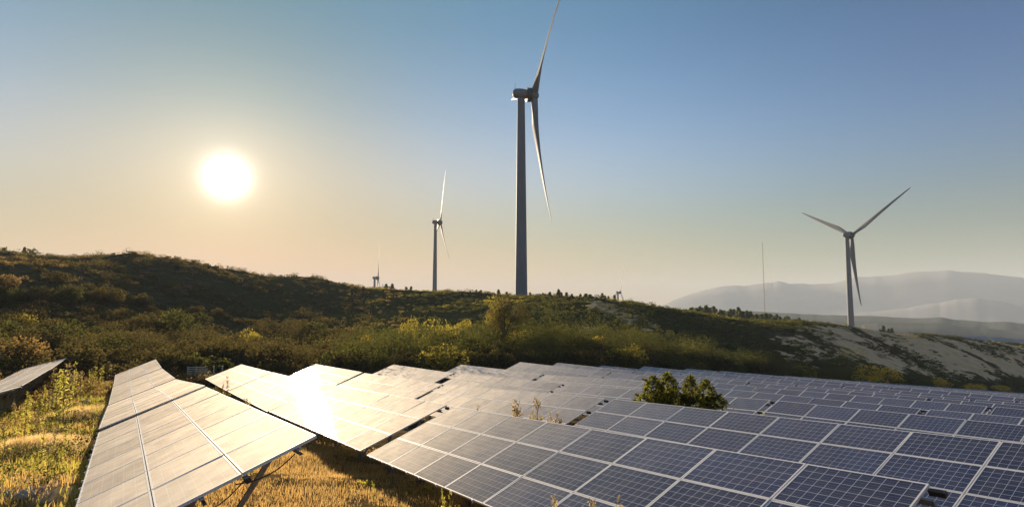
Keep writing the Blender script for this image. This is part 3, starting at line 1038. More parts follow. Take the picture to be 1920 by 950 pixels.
def shrub_points(rng, n, lobes, h, spread, hollow=0.55, low=0.0):
    """points through a lumpy crown: several lobes, denser at their skins"""
    P, O = [], []
    for k in range(lobes):
        a = rng.uniform(0, 2 * math.pi); r = spread * math.sqrt(rng.uniform(0, 1)) * 0.62
        cz = rng.uniform(low + 0.15, 0.72) * h * (1 - 0.35 * r / spread)
        c = np.array([r * math.cos(a), r * math.sin(a), cz])
        rr = np.array([spread, spread, h * 0.62]) * rng.uniform(0.30, 0.5)
        m = max(4, int(n / lobes * rng.uniform(0.7, 1.3)))
        d = rng.normal(size=(m, 3)); d /= np.linalg.norm(d, axis=1, keepdims=True)
        rad_ = rng.uniform(hollow, 1.0, m)**0.6 * (1 + 0.35 * (vnoise(d[:, 0] * 2.5 + k * 7, d[:, 1] * 2.5 + d[:, 2] * 1.7, k) - 0.5))
        P.append(c + d * rr * rad_[:, None]); O.append(d)
    P = np.concatenate(P); O = np.concatenate(O)
    P[:, 2] = np.maximum(P[:, 2], 0.03 * h)
    return P, O


def crown_mesh(name, mat, seed, n, lobes, h, spread, leaf, low=0.0, hollow=0.55):
    rng = np.random.default_rng(seed)
    P, O = shrub_points(rng, n, lobes, h, spread, hollow, low)
    v = leaf_quads(P, leaf, rng, O)
    return mesh_np(name, v, quads_of(len(v)), [mat])


def stems_mesh(seed, n, h, spread, r=0.03):
    rnd = random.Random(seed)
    b = MB()
    for k in range(n):
        a = rnd.uniform(0, 6.28); t = rnd.uniform(0.3, 0.8)
        e = (math.cos(a) * spread * t, math.sin(a) * spread * t, h * rnd.uniform(0.5, 0.85))
        m = (e[0] * 0.35 + rnd.uniform(-.1, .1), e[1] * 0.35, e[2] * 0.5)
        b.tube([(e[0] * 0.05, e[1] * 0.05, -0.3), m, e], [r, r * 0.75, r * 0.3], 5)
    return b.mesh('stems', M['bark'], True)


SHRUBS = {}
for nm, mat in (('olive', 'leaf'), ('green', 'leaf_green'), ('yellow', 'leaf_yellow_lit'), ('gold', 'leaf_gold'), ('brown', 'leaf_brown')):
    SHRUBS[nm] = [(crown_mesh('foliage', M[mat], 100 + k * 7 + len(nm), 2400, 9 + k * 2, 2.0, 1.55, 0.125), stems_mesh(k + 3, 7, 1.7, 1.2)) for k in range(4)]


def shrub(kind, p, w, h, label, group=None, cat='shrub', name='shrub', var=None, sink=0.15):
    f, s = SHRUBS[kind][RNG.integers(4) if var is None else var]
    root = empty(name, (p[0], p[1], p[2] - sink * h), RNG.uniform(0, 6.28))
    sx = w / 3.0
    m = Matrix.Diagonal((sx, sx * RNG.uniform(0.85, 1.15), h / 2.0, 1))
    link('foliage', f, root, m)
    link('stems', s, root, m)
    return tag(root, label, cat, group)


# ------------------------------------------------------------------ the thicket behind the field
def inside_field(x, y, margin=1.0):
    return (x * GX[0] + y * GX[1]) < 61.5 + margin and (x * HX[0] + y * HX[1]) > -8


MARKS = [(60, 'at the left frame edge'), (130, 'beyond the tip of the leftmost table'), (210, 'left of the big cream table'), (300, 'behind the big cream table'), (380, 'behind the rail fence'),
         (450, 'straight below the sun'), (520, 'right below the sun'), (600, 'behind the glinting tables'), (680, 'right of the glint'), (750, 'below the leftmost turbine'), (830, 'below the second turbine'),
         (900, 'left of the lone tree'), (990, 'under the lone tree'), (1060, 'right of the lone tree'), (1130, 'below the smallest turbine'), (1200, 'below the sandy notch'), (1270, 'left above the sapling clump'),
         (1350, 'straight above the sapling clump'), (1430, 'below the conifer belt'), (1510, 'left of the bare slope'), (1600, 'under the right turbine'), (1720, 'beside the golden bush'), (1830, 'under the sand streaks'), (2500, 'at the right frame edge')]


def where(u, D):
    lo = 62.5 / max(0.25, math.cos(math.atan2(u - 960, F) + AL))
    depth = 'at the thicket front' if D - lo < 14 else 'deep in the thicket' if D - lo < 34 else 'high on the slope'
    return depth + ' ' + next(t for e, t in MARKS if u < e)


count = 0
bands = []
for u in np.arange(-25, 1950, 13.5):
    lo = 62.5 / max(0.25, math.cos(math.atan2(u - 960, F) + AL)) + 4.5
    for j in range(5):
        if u < 640: hi = 150; pr = 0.42
        elif u < 1080: hi = 112; pr = 0.52
        elif u < 1450: hi = lo + 38; pr = 0.50
        elif u < 1560: hi = lo + 22; pr = 0.34
        else: hi = lo + 12; pr = 0.13
        if RNG.uniform() > pr: continue
        dd = lo + (hi - lo) * RNG.uniform(0, 1)**1.3
        uu = u + RNG.uniform(-7, 7)
        bands.append((uu, dd))
bands.sort(key=lambda t: -t[1])
for u, dd in bands[-296:]:
    p = at(u, dd)
    spot = where(u, dd)
    if u < 640:
        kind = RNG.choice(['olive', 'green', 'brown', 'olive'], p=[0.50, 0.22, 0.10, 0.18]); z = 'left'
    elif u < 1080:
        kind = RNG.choice(['olive', 'green', 'yellow'], p=[0.66, 0.28, 0.06])
    else:
        kind = RNG.choice(['green', 'olive', 'yellow'], p=[0.66, 0.28, 0.06])
    w = RNG.uniform(4.5, 8.5); h = RNG.uniform(2.6, 5.0)
    size = 'low' if h < 3.3 else 'tall' if h > 4.3 else 'mid sized'
    lab = size + ' ' + {'olive': 'dark olive', 'green': 'deep green', 'brown': 'russet', 'yellow': 'yellow green'}[kind] + ' shrub ' + spot
    if u > 1500: h *= 0.7
    shrub(kind, p, w, h, lab, 'shrubs of the ' + ('left hillside thicket' if u < 640 else 'middle thicket' if u < 1080 else 'right hand hedge'))

# ground scrub that reads as one mass: low tufts on the slopes
def tufts(name, mat, pts, n, h, spread, leaf, seed, variants=6):
    rng = np.random.default_rng(seed)
    tmpl = []
    for k in range(variants):
        P, O = shrub_points(rng, n, 4, 1.0, 1.0, 0.4)
        tmpl.append((P, O))
    out = []
    pts = np.asarray(pts)
    which = rng.integers(0, variants, len(pts))
    for k in range(variants):
        q = pts[which == k]
        if not len(q): continue
        P, O = tmpl[k]
        m = len(P)
        a = rng.uniform(0, 6.28, len(q)); ca_, sa_ = np.cos(a), np.sin(a)
        sc = rng.uniform(0.45, 1.7, len(q)) * q[:, 3]
        X = P[None, :, 0] * ca_[:, None] - P[None, :, 1] * sa_[:, None]
        Y = P[None, :, 0] * sa_[:, None] + P[None, :, 1] * ca_[:, None]
        W = np.stack([X * (spread * sc)[:, None], Y * (spread * sc)[:, None], np.broadcast_to(P[None, :, 2], X.shape) * (h * sc)[:, None] - 0.1 * h], -1) + q[:, None, :3]
        OO = np.broadcast_to(O[None], W.shape)
        out.append(leaf_quads(W.reshape(-1, 3), leaf, rng, OO.reshape(-1, 3)))
    v = np.concatenate(out)
    o = link(name, mesh_np(name, v, quads_of(len(v)), [mat]))
    return o


def slope_points(u0, u1, n, dfun, seed, thr, scale=0.12):
    rng = np.random.default_rng(seed)
    u = rng.uniform(u0, u1, n * 3); t = rng.uniform(0, 1, n * 3)
    a = np.arctan2(u - 960, F)
    lo, hi = dfun(u)
    Dd = lo + (hi - lo) * t
    x = Dd * np.sin(a); y = Dd * np.cos(a)
    nzv = fbm(x * scale, y * scale, seed + 2)
    ok = nzv + rng.uniform(-0.06, 0.06, n * 3) > thr
    x, y, nzv = x[ok][:n], y[ok][:n], nzv[ok][:n]
    return np.stack([x, y, ground(x, y), 0.7 + (nzv - thr) * 2.2], -1)


def d_knots(a, b):
    return lambda u: (np.interp(u, PX, PD[:, a[0]]) + a[1], np.interp(u, PX, PD[:, b[0]]) + b[1])


o = tufts('hillside_scrub', M['leaf'], slope_points(-40, 700, 1500, d_knots((0, 0), (4, 30)), 31, 0.44), 110, 1.5, 1.6, 0.30, 1)
tag(o, 'low olive scrub covering the left hillside', 'scrub', kind='stuff')
o = tufts('hillside_scrub', M['leaf_brown'], slope_points(-40, 760, 500, d_knots((1, 0), (4, 30)), 35, 0.48), 80, 0.9, 1.3, 0.28, 2)
tag(o, 'russet dry scrub scattered over the left hillside', 'scrub', kind='stuff')
o = tufts('hillside_scrub', M['leaf_green'], slope_points(680, 1560, 1900, d_knots((0, 0), (4, 8)), 41, 0.42), 80, 0.9, 1.35, 0.26, 3)
tag(o, 'low green scrub covering the middle slopes', 'scrub', kind='stuff')
o = tufts('dune_scrub', M['leaf_green'], slope_points(1380, 2000, 1500, d_knots((0, 10), (4, 10)), 51, 0.50, 0.09), 70, 0.75, 1.3, 0.28, 4)
tag(o, 'dark green tufts dotted over the sandy slope at right', 'scrub', kind='stuff')
o = tufts('dune_scrub', M['leaf_yellow_lit'], slope_points(640, 1960, 420, d_knots((3, 5), (4, 12)), 57, 0.47, 0.07), 60, 0.6, 1.2, 0.26, 5)
tag(o, 'sunlit yellow grass tufts along the crest', 'scrub', kind='stuff')

def edge_dist(u):
    return 62.5 / np.maximum(0.25, np.cos(np.arctan2(u - 960, F) + AL))


o = tufts('thicket', M['leaf_green'], slope_points(640, 1600, 210, lambda u: (edge_dist(u) + 7, edge_dist(u) + 28), 91, 0.30), 1100, 4.2, 2.9, 0.17, 21)
tag(o, 'dark green undergrowth filling the thicket behind the field', 'scrub', kind='stuff')
o = tufts('thicket', M['leaf'], slope_points(-60, 660, 210, lambda u: (u * 0 + 73, u * 0 + 120), 93, 0.36), 900, 3.2, 2.8, 0.18, 22)
tag(o, 'dark olive undergrowth filling the left hillside thicket', 'scrub', kind='stuff')

# single shrubs that stand out
def px_size(p, w_px, h_px):
    d = float(np.asarray(p) @ _fwd)
    return w_px * d / F, h_px * d / F


def feature(kind, u, D, w, h, label, **kw):
    p = at(u, D)
    W, Hh = px_size(p, w, h)
    return shrub(kind, p, W, Hh * 1.15, label, **kw)


feature('gold', 1645, 152, 100, 46, 'biggest golden yellow bush at the foot of the sandy slope')
feature('green', 1702, 158, 70, 36, 'dark green bush leaning against the big golden bush on its right')
feature('gold', 1745, 170, 56, 20, 'low golden bush right of the dark bush under the sandy slope')
feature('gold', 1800, 182, 74, 22, 'long low golden bush below the bare sand streaks at right')
feature('gold', 1868, 205, 60, 18, 'small golden bush at the right end of the field edge')
feature('gold', 1330, 97, 26, 22, 'little yellow sapling poking above the far panel edge')
feature('gold', 1122, 108, 32, 34, 'slim yellow green bush standing upright under the sandy notch')
feature('gold', 1205, 114, 90, 26, 'wide golden topped bush above the dark hedge, right of the slim bush')
feature('gold', 1290, 118, 62, 32, 'golden green bush in the hedge left of the bare slope')
feature('yellow', 880, 80, 46, 40, 'pale leafy sapling standing just behind the panel edge')
feature('gold', 690, 100, 50, 40, 'bright yellow green bush alone below the terrace path')
feature('yellow', 820, 100, 115, 78, 'broad sunlit bush left of the lone tree')
feature('yellow', 772, 103, 44, 66, 'narrow bright bush left of the broad sunlit bush')
feature('brown', 828, 79, 74, 26, 'round russet bush behind the panels right of the glint')
feature('brown', 205, 74, 130, 30, 'russet bush behind the tip of the leftmost table')
feature('yellow', 50, 108, 70, 44, 'pale green bush high on the left hillside near the frame edge')
feature('green', 330, 120, 90, 60, 'dark bush with a lit crown on the left hillside below the sun')
feature('olive', 285, 128, 70, 44, 'olive bush with pale twigs under the hill crest at left')
feature('yellow', 478, 112, 56, 56, 'hazy golden bush in the light below the sun')

# the lone tree under the big turbine
def tree(name, p, h, w, label, seed, mats, n=11000, leaf=0.18, group=None):
    root = empty(name, (p[0], p[1], p[2] - 0.1), 0)
    rnd = random.Random(seed); rng = np.random.default_rng(seed)
    b = MB()
    tips = []
    b.tube([(0, 0, -0.3), (0.05, 0, h * 0.16), (0.0, 0.05, h * 0.32)], [h * .03, h * .024, h * .018], 8)
    for k in range(9):
        a = k * 0.698 + rnd.uniform(-.3, .3); l = rnd.uniform(0.3, 0.47)
        z0 = h * rnd.uniform(0.10, 0.32)
        e = (math.cos(a) * w * l, math.sin(a) * w * l, h * rnd.uniform(0.5, 0.88))
        m = (e[0] * .45, e[1] * .45, (z0 + e[2]) * 0.55)
        b.tube([(0, 0, z0), m, e], [h * .014, h * .009, h * .003], 6)
        tips += [e, (e[0] * .7, e[1] * .7, e[2] * .8), (e[0] * .95, e[1] * .95, e[2] * 0.72)]
    link('trunk', b.mesh('trunk', M['bark'], True), root)
    tips.append((0, 0, h * 0.85))
    for mi, (mat, share) in enumerate(mats):
        P, O = [], []
        for e in tips:
            if mi == 0 and len(mats) > 1 and rnd.random() < 0.15: continue
            if mi == 1 and e[0] > -w * 0.02: continue  # second leaf colour on the left only, painting in the sunlit side
            m = int(n * share / len(tips)) + 1
            d = rng.normal(size=(m, 3)); d /= np.linalg.norm(d, axis=1, keepdims=True)
            r = rng.uniform(0.3, 1, m)**0.5
            P.append(np.array(e) + d * r[:, None] * np.array([w * .17, w * .17, h * .13]) * rnd.uniform(.8, 1.25)); O.append(d)
        v = leaf_quads(np.concatenate(P), leaf, rng, np.concatenate(O))
        link('crown', mesh_np('crown', v, quads_of(len(v)), [mat]), root)
    return tag(root, label, 'tree', group)


p = at(946, 100)
W, Hh = px_size(p, 92, 106)
tree('tree', p, Hh, W, 'lone rounded tree with sunlit golden left side below the tallest turbine', 5, [(M['leaf'], 1.0), (M['leaf_yellow_lit'], 0.5)])

# conifers
def conifer_mesh(seed, tiers, n, lean=1.0):
    rng = np.random.default_rng(seed)
    P, O = [], []
    for k in range(tiers):
        f = k / (tiers - 1)
        z = 0.16 + 0.80 * f
        R = (0.30 * (1 - f)**0.75 + 0.02) * rng.uniform(0.75, 1.2) * lean
        nb = 5 + int(4 * (1 - f))
        for q in range(nb):
            a = rng.uniform(0, 6.28); rr = R * rng.uniform(0.6, 1.15)
            m = max(3, int(n / tiers / nb))
            t = rng.uniform(0.15, 1, m)
            pp = np.stack([np.cos(a) * rr * t, np.sin(a) * rr * t, z - 0.05 * t + rng.normal(0, 0.012, m)], -1)
            pp[:, :2] += rng.normal(0, 0.02, (m, 2))
            P.append(pp); O.append(np.tile([math.cos(a), math.sin(a), -0.1], (m, 1)))
    v = leaf_quads(np.concatenate(P), 0.12, rng, np.concatenate(O), 0.5)
    return mesh_np('crown', v, quads_of(len(v)), [M['needle']])


def pine_round_mesh(seed, n):
    rng = np.random.default_rng(seed)
    P, O = shrub_points(rng, n, 8, 0.7, 0.42, 0.4)
    P[:, 2] += 0.30
    v = leaf_quads(P, 0.09, rng, O)
    return mesh_np('crown', v, quads_of(len(v)), [M['needle']])


CON = [conifer_mesh(k, 9 + k % 3, 520, 1 + 0.15 * (k % 2)) for k in range(4)] + [pine_round_mesh(k, 420) for k in range(3)]
trunk_me = MB().tube([(0, 0, -0.06), (0, 0, 0.5), (0, 0, 0.95)], [0.022, 0.014, 0.004], 6).mesh('trunk', M['bark'], True)


def conifer(u, ytop, D, label, group, kind=None, width=1.0):
    p = at(u, D)
    h = (D * float(tanel(u, ytop)) - p[2]) * RNG.uniform(0.85, 1.1)
    if h < 0.8: return
    h = min(h, 16)
    root = empty('pine_tree', tuple(p), RNG.uniform(0, 6.28))
    m = Matrix.Diagonal((h * width, h * width, h, 1))
    link('crown', CON[RNG.integers(4) if kind is None else kind], root, m)
    link('trunk', trunk_me, root, m)
    return tag(root, label, 'tree', group)


conifer(8, 457, 306, 'round pine at the left frame edge on the hill crest', None, 4, 1.2)
conifer(42, 462, 306, 'slim little pine between two round pines on the left crest', None, 0, 1.1)
conifer(59, 460, 306, 'round dark pine on the left crest, right of the slim pine', None, 5, 1.2)
for u, y in ((681, 534), (724, 532), (736, 530), (762, 534), (771, 533)):
    conifer(u, y, 330, 'small pine on the skyline beside the leftmost turbine', 'skyline pines near the leftmost turbine', None, 1.1)
conifer(718, 528, 330, 'broad clump of pine crowns at the foot of the leftmost turbine', None, 6, 2.4)
for u, y in ((882, 545), (893, 544), (899, 543), (902, 542), (935, 543), (950, 548), (966, 549), (994, 546), (1018, 548), (1031, 547), (1047, 544), (1052, 546), (1062, 548), (1072, 547), (1088, 549), (1098, 550), (1106, 551), (1119, 553)):
    conifer(u, y, 250 + RNG.uniform(-20, 30), 'small pine on the skyline around the base of the tallest turbine', 'skyline pines near the tallest turbine', None, RNG.uniform(1.0, 1.5))
for u, y in ((1129, 551), (1134, 549), (1140, 551), (1152, 553), (1206, 565), (1224, 567), (1186, 566)):
    conifer(u, y, 230, 'small pine on the crest beside the smallest turbine', 'crest pines near the smallest turbine', None, 1.1)
for k in range(70):
    u = 1285 + 215 * (k + RNG.uniform(-0.4, 0.4)) / 70
    y = np.interp(u, [1285, 1300, 1340, 1400, 1440, 1500], [577, 573, 574, 580, 586, 600]) + RNG.uniform(-2, 6)
    conifer(u, y, RNG.uniform(330, 420), 'conifer in the belt behind the dune crest, ' + ('at its left end' if k < 14 else 'left of the mast' if k < 42 else 'right of the mast' if k < 58 else 'at its low right end'), 'conifers of the belt behind the dune crest', None, RNG.uniform(0.8, 1.15))
for u, y in ((1645, 613), (1652, 612), (1661, 614), (1667, 616)):
    conifer(u, y, 300, 'dark pine in the small clump right of the white turbine', 'pine clump right of the white turbine', None, 1.1)

# ------------------------------------------------------------------ broad-leaved sapling clump between the rows
def big_leaf_clump():
    base = HX * 17.5 + GX * 16.1
    base[2] = float(ground(base[0], base[1])[0])
    d = float(base @ _fwd)
    mpp = d / F
    root = empty('cherry_tree', tuple(base), 0)
    rng = np.random.default_rng(77)
    c_u = project(base)[0]
    # upright lobes: column, top and half width in the photo
    lobes = [(1216, 744, 24, 15), (1224, 706, 20, 24), (1252, 702, 24, 30), (1264, 735, 34, 30), (1296, 708, 18, 30), (1332, 722, 22, 26), (1345, 752, 28, 16), (1240, 752, 30, 20), (1300, 748, 42, 24)]
    P, O = [], []
    b = MB()
    rx_ = np.array([1.0, 0, 0])
    for (u, y, w, hh) in lobes:
        top = d * float(tanel(u, y)) * 1.0 - base[2]
        x = (u - c_u) * mpp
        dy = rng.uniform(-0.35, 0.35)
        w_ = w * mpp; h_ = hh * mpp
        cz = top - h_
        b.tube([(x * 0.15, dy * 0.2, -0.2), (x * 0.6, dy * .7, cz * 0.55), (x, dy, top - h_ * 0.4)], [0.035, 0.025, 0.008], 6)
        m = int(620 * (w * hh) / 600)
        dd = rng.normal(size=(m, 3)); dd /= np.linalg.norm(dd, axis=1, keepdims=True)
        r = rng.uniform(0.25, 1, m)**0.5
        taper = 1 - 0.45 * np.clip(dd[:, 2], 0, 1)
        q = np.array([x, dy, cz]) + dd * r[:, None] * np.stack([w_ * taper, w_ * 0.9 * taper, np.full(m, h_)], -1)
        P.append(q); O.append(dd)
        # fill below
        m2 = m // 2
        q2 = np.stack([x + rng.normal(0, w_ * 0.6, m2), dy + rng.normal(0, w_ * .6, m2), rng.uniform(0.35, 0.9, m2) * cz], -1)
        P.append(q2); O.append(rng.normal(size=(m2, 3)) * 0.3)
    # thin side shoots
    for (u, y) in ((1192, 745), (1188, 757), (1358, 752), (1362, 766), (1205, 715)):
        x = (u - c_u) * mpp; z = d * float(tanel(u, y)) - base[2]
        t = rng.uniform(0, 1, 26)
        P.append(np.stack([x * (0.75 + 0.25 * t), rng.normal(0, .05, 26), z - 0.2 + 0.2 * t + rng.normal(0, .03, 26)], -1)); O.append(np.tile([np.sign(x), 0, 0.2], (26, 1)))
        b.tube([(x * .6, 0, z - 0.35), (x, 0, z)], [0.012, 0.005], 5)
    link('stems', b.mesh('stems', M['bark'], True), root)
    v = leaf_quads(np.concatenate(P), 0.125, rng, np.concatenate(O), 0.5, -0.25)
    link('foliage', mesh_np('foliage', v, quads_of(len(v)), [M['leaf_tree']]), root)
    tag(root, 'leafy dark green sapling clump growing up between two rows of panels', 'tree')


big_leaf_clump()

# ------------------------------------------------------------------ grass near the camera
def grass(name, mat, pts, h0, h1, width, seed, lean=0.35):
    rng = np.random.default_rng(seed)
    n = len(pts)
    a = rng.uniform(0, 6.28, n); hh = rng.uniform(h0, h1, n) * pts[:, 3]
    l = rng.normal(0, lean, n) * hh; la = rng.uniform(0, 6.28, n)
    w = width * rng.uniform(0.6, 1.4, n)
    dx = np.cos(a) * w; dy = np.sin(a) * w
    lx = np.cos(la) * l; ly = np.sin(la) * l
    p = pts[:, :3]
    v = np.stack([p + np.stack([-dx, -dy, -0.02 * np.ones(n)], -1), p + np.stack([dx, dy, -0.02 * np.ones(n)], -1),
                  p + np.stack([lx * .35 + dx * .7, ly * .35 + dy * .7, hh * .6], -1), p + np.stack([lx * .35 - dx * .7, ly * .35 - dy * .7, hh * .6], -1),
                  p + np.stack([lx, ly, hh * (1 - 0.2 * np.abs(l / (hh + 1e-6)))], -1)], 1).reshape(-1, 3)
    k = np.arange(n)[:, None] * 5
    f = np.concatenate([k + np.array([0, 1, 2]), k + np.array([0, 2, 3]), k + np.array([3, 2, 4])], 1).reshape(-1, 3)
    o = link(name, mesh_np(name, v, f, [mat]))
    return o


def field_points(n, p0, p1, s0, s1, seed, thr, scale, hmul=1.0):
    rng = np.random.default_rng(seed)
    p = rng.uniform(p0, p1, n); t = rng.uniform(0, 1, n)
    s = s0 + (s1 - s0) * t**1.5
    x = HX[0] * p + GX[0] * s; y = HX[1] * p + GX[1] * s
    q = fbm(x * scale, y * scale, seed)
    ok = q > thr + rng.uniform(-0.08, 0.08, n)
    x, y, q = x[ok], y[ok], q[ok]
    return np.stack([x, y, ground(x, y), hmul * (0.6 + (q - thr) * 2.4)], -1)


o = grass('dry_grass', M['grass_gold'], field_points(110000, 0.5, 8.5, 3.0, 30, 61, 0.34, 0.6), 0.05, 0.17, 0.005, 1, 0.6)
tag(o, 'golden dry grass under and between the front tables', 'grass', kind='stuff')
o = grass('dry_grass', M['grass_gold'], field_points(60000, -15, 0.2, 8, 60, 63, 0.44, 0.9), 0.12, 0.38, 0.009, 2, 0.6)
tag(o, 'golden dry grass on the verge at the left', 'grass', kind='stuff')
o = grass('green_grass', M['grass_green'], field_points(90000, -15, 0.2, 8, 60, 67, 0.42, 0.7), 0.10, 0.36, 0.011, 3, 0.7)
tag(o, 'green grass and weeds on the verge at the left', 'grass', kind='stuff')
o = tufts('verge_weeds', M['weed'], slope_points(-60, 215, 10, d_knots((0, -60), (0, 0)), 71, 0.2), 10, 0.2, 0.2, 0.1, 6)
bpy.data.objects.remove(o)
hx_, hy_ = MOUNDS[0][:2]
rr_ = np.random.default_rng(99)
xy = np.concatenate([rr_.normal((hx_, hy_), (1.1, 0.8), (7000, 2)), rr_.normal((MOUNDS[3][0], MOUNDS[3][1]), (1.0, 1.2), (2500, 2))])
hp = np.stack([xy[:, 0], xy[:, 1], ground(xy[:, 0], xy[:, 1]), rr_.uniform(0.7, 1.2, len(xy))], -1)
o = grass('dry_grass', M['grass_straw'], hp, 0.16, 0.34, 0.0035, 31, 0.5)
tag(o, 'pale fuzzy straw grass on the heaps at the left', 'grass', kind='stuff')
q = field_points(1300, -14, -0.6, 9, 60, 73, 0.45, 0.6)
o = tufts('verge_weeds', M['leaf_green'], q, 70, 0.55, 0.55, 0.10, 7)
tag(o, 'low bushy green weeds on the verge at the left', 'weeds', kind='stuff')
q = field_points(2600, 1.0, 64, 60.5, 67, 77, 0.40, 0.25)
o = tufts('edge_weeds', M['leaf_brown'], q, 46, 0.9, 0.7, 0.16, 8)
tag(o, 'russet and yellow weeds along the far edge of the field', 'weeds', kind='stuff')
q = field_points(900, -14, 1.5, 52, 70, 79, 0.36, 0.25)
o = tufts('edge_weeds', M['leaf_brown'], q, 60, 1.0, 0.8, 0.14, 9)
tag(o, 'russet weeds behind the left tables at the foot of the hill', 'weeds', kind='stuff')
q = field_points(1500, 4.0, 60, 4, 60, 83, 0.50, 0.3)
q = q[:700]
o = tufts('row_weeds', M['grass_green'], q, 40, 0.4, 0.5, 0.10, 10)
tag(o, 'short weeds on the ground between the rows', 'weeds', kind='stuff')

# tall weeds, one by one
def weed_meshes(seed, feathery):
    rng = np.random.default_rng(seed)
    b = MB()
    bx_, by_ = rng.normal(0, 0.06, 2)
    b.tube([(0, 0, -0.05), (bx_ * .4, by_ * .4, 0.5), (bx_, by_, 1.0)], [0.007, 0.005, 0.002], 5)
    P, O, S, SO = [], [], [], []
    n = 90 if not feathery else 30
    for k in range(n):
        f = rng.uniform(0.08, 0.8); a = rng.uniform(0, 6.28); l = (0.13 * (1 - f) + 0.03) * rng.uniform(0.5, 1.2)
        P.append((bx_ * f + math.cos(a) * l * .6, by_ * f + math.sin(a) * l * .6, f + l * .3)); O.append((math.cos(a), math.sin(a), 0.5))
    for k in range(14 if feathery else 7):
        f = rng.uniform(0.55, 0.95); a = rng.uniform(0, 6.28); l = 0.16 * (1.15 - f) + 0.04
        e = (bx_ * f + math.cos(a) * l * .7, by_ * f + math.sin(a) * l * .7, f + l)
        b.tube([(bx_ * f, by_ * f, f), e], [0.003, 0.0015], 4)
        m = 14
        t = rng.uniform(0.3, 1.05, m)[:, None]
        S.append(np.array([bx_ * f, by_ * f, f]) * (1 - t) + np.array(e) * t + rng.normal(0, 0.012, (m, 3))); SO.append(rng.normal(0, .4, (m, 3)) + [0, 0, 0.6])
    v = leaf_quads(np.array(P), 0.085, rng, np.array(O), 0.25)
    w = leaf_quads(np.concatenate(S), 0.03, rng, np.concatenate(SO), 0.5)
    return (b.mesh('stem', M['stem']), mesh_np('leaves', v, quads_of(len(v)), [M['weed']]), mesh_np('seed_head', w, quads_of(len(w)), [M['seed'] if feathery else M['weed']]))


WEED = [weed_meshes(k, k % 2 == 1) for k in range(6)]


def tall_weed(p, h, label, group=None, kind=None, spread=1.0):
    st, lv, sd = WEED[RNG.integers(6) if kind is None else kind]
    root = empty('tall_weed', (p[0], p[1], p[2] - 0.03), RNG.uniform(0, 6.28))
    m = Matrix.Diagonal((h * spread, h * spread, h, 1))
    for nm, me in (('stem', st), ('leaves', lv), ('seed_head', sd)): link(nm, me, root, m)
    return tag(root, label, 'weed', group)


def weed_row(u, ytop, perp, label, kind=1, spread=1.0, group=None):
    """a weed growing behind the upper edge of a row, its tip at a place of the photo"""
    d = ray(u, ytop); t = perp / float(d @ HX); tip = d * t
    gz = float(ground(tip[0], tip[1])[0])
    return tall_weed((tip[0], tip[1], gz), tip[2] - gz, label, group, kind, spread)


weed_row(1003, 745, 9.3, 'tallest feathery brown weed sticking up behind the front table edge', 1, 0.8)
weed_row(938, 747, 9.3, 'bushy dry weed behind the front table edge, left of the tallest weed', 3, 1.2)
weed_row(962, 762, 9.3, 'short dry weed tip between two taller weeds behind the front table', 5, 0.6)
weed_row(988, 763, 9.3, 'dry weed just left of the tallest weed behind the front table', 3, 0.6)
weed_row(1025, 770, 9.3, 'short weed right of the tallest weed behind the front table', 5, 0.6)
weed_row(1063, 774, 9.3, 'dry weed at the gap of the second row behind the front table', 3, 0.8)
weed_row(901, 758, 9.3, 'tiny dry weed tip at the left end of the front table edge', 5, 0.6)
weed_row(1436, 763, 15.9, 'little yellow weed in the gap beside the second row of tables', 0, 0.6)
weed_row(463, 745, 2.9, 'dry weed behind the left table edge beside the glint', 1, 0.8)
weed_row(478, 752, 2.9, 'dry weed right beside another behind the left table edge', 3, 0.8)
weed_row(428, 704, 6.4, 'dry weed in front of the far table left of the glint', 1, 0.9)
weed_row(418, 715, 4.9, 'thin grass stalk in front of the far table left of the glint', 5, 0.5)
weed_row(832, 905, 5.0, 'yellow green weed below the front edge of the big dark table', 0, 0.5)
weed_row(846, 918, 5.0, 'thin yellow weed stalk below the front edge of the big dark table', 2, 0.5)
weed_row(700, 895, 5.1, 'small leafy weed on the golden grass below the tables', 0, 0.9)
for wk, (u, y, yt) in enumerate(sorted(((45, 830, 745), (30, 800, 752), (118, 790, 690), (97, 800, 730), (70, 812, 735), (104, 770, 700), (128, 770, 695), (88, 905, 830), (75, 880, 805), (110, 900, 835), (10, 860, 790), (62, 915, 850), (140, 745, 680), (127, 742, 682),
                   (100, 740, 690), (150, 750, 695), (168, 735, 690), (178, 730, 688), (190, 720, 683), (205, 712, 684), (12, 705, 660), (22, 704, 664), (5, 706, 658), (30, 700, 668), (160, 940, 900), (185, 945, 905), (96, 860, 800), (120, 858, 805), (52, 780, 730), (84, 772, 720)))):
    p = hit(u, y)
    dd = float(np.asarray(p) @ _fwd)
    tall_weed(p, (y - yt) * dd / F, 'tall green weed stalk on the grassy verge, %s tall stalk from the left' % (ORD[wk] if wk < 29 else 'last'), 'tall weeds on the left verge', None, RNG.uniform(0.8, 1.3))
for (u, yt) in ((1180, 928), (1040, 925), (1105, 932), (1095, 940)):
    d = ray(u, yt); t = 5.3 / float(d @ HX)
    tip = d * t
    gz = float(ground(tip[0], tip[1])[0])
    tall_weed((tip[0], tip[1], gz), tip[2] - gz, 'dry feathery weed rising in front of the big dark table at the bottom', 'weeds in front of the big dark table', 1 + 2 * RNG.integers(3), 0.5)

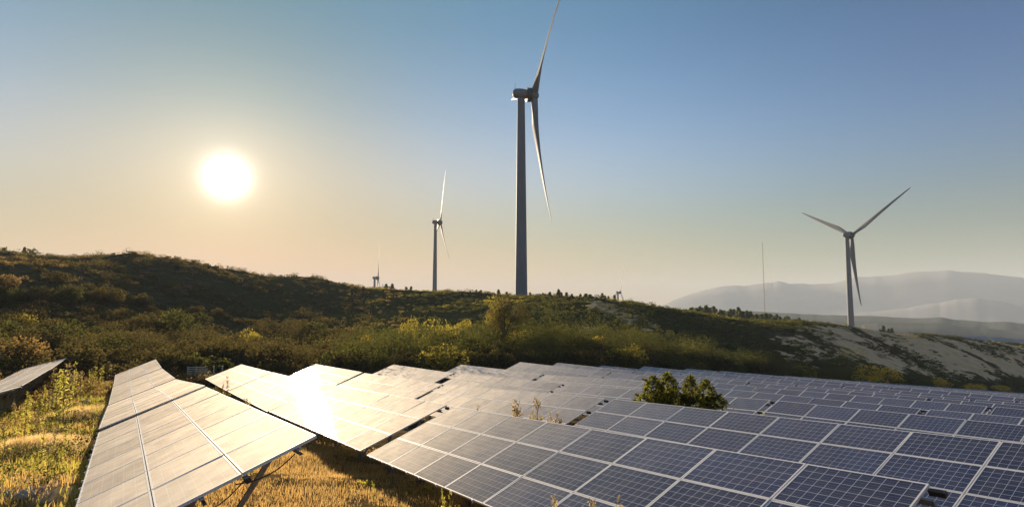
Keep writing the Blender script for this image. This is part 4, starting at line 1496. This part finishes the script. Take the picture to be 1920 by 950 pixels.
# stones on the near heaps
rng = np.random.default_rng(5)
for k, (u, v, r) in enumerate(((94, 800, .16), (100, 806, .11), (88, 790, .10), (110, 775, .13), (62, 822, .12), (160, 755, .22), (20, 900, .14), (45, 935, .18), (15, 932, .12), (70, 925, .10), (108, 862, .12))):
    p = hit(u, v)
    a = rng.normal(size=(40, 3)); a /= np.linalg.norm(a, axis=1, keepdims=True)
    import bmesh
    bm = bmesh.new()
    for q in a: bm.verts.new(tuple(q * r * np.array([1.2, 1, 0.7]) * rng.uniform(0.85, 1.1)))
    h_ = bmesh.ops.convex_hull(bm, input=bm.verts)
    me = bpy.data.meshes.new('stone'); bm.to_mesh(me); bm.free()
    me.materials.append(M['rock'])
    o = link('stone', me); o.location = (p[0], p[1], p[2] + r * 0.2)
    tag(o, ['pale stone', 'small pale stone', 'flat pale stone', 'round pale stone'][k % 4] + ' in the verge grass, ' + ORD[k] + ' of the scattered stones', 'stone', 'stones on the left verge')

# rail fence behind the left tables
fp = at(387, 65.5); W_, H_ = px_size(fp, 46, 30)
root = empty('rail_fence', tuple(fp), rad(14))
for x in np.linspace(-W_ * .55, W_ * .75, 5):
    link('fence_post', MB().box((x - .05, -.05, -.4), (x + .05, .05, H_ * 0.95)).mesh('fence_post', M['rail']), root)
for k in range(8):
    z = H_ * (0.1 + 0.11 * k)
    x1 = W_ * (0.95 - 0.06 * k if k < 4 else 0.35 - 0.07 * (k - 4))
    link('rail', MB().box((-W_ * .55, -.085, z), (x1, -.052, z + 0.09)).mesh('rail', M['rail']), root)
tag(root, 'weathered rail fence of stacked bars behind the left tables', 'fence')

# ------------------------------------------------------------------ air
HAZE = 1.5e-4
if HAZE:
    m, t, out = new_mat('haze')
    pv = N(t, 'ShaderNodeVolumePrincipled')
    pv.inputs['Color'].default_value = (0.82, 0.90, 0.98, 1)
    pv.inputs['Density'].default_value = HAZE
    pv.inputs['Anisotropy'].default_value = 0.02
    t.links.new(pv.outputs[0], out.inputs['Volume'])
    hz = MB().box((-11000, -11000, -114), (11000, 11000, 418)).mesh('haze', m)
    o = link('haze', hz)
    tag(o, kind='stuff')
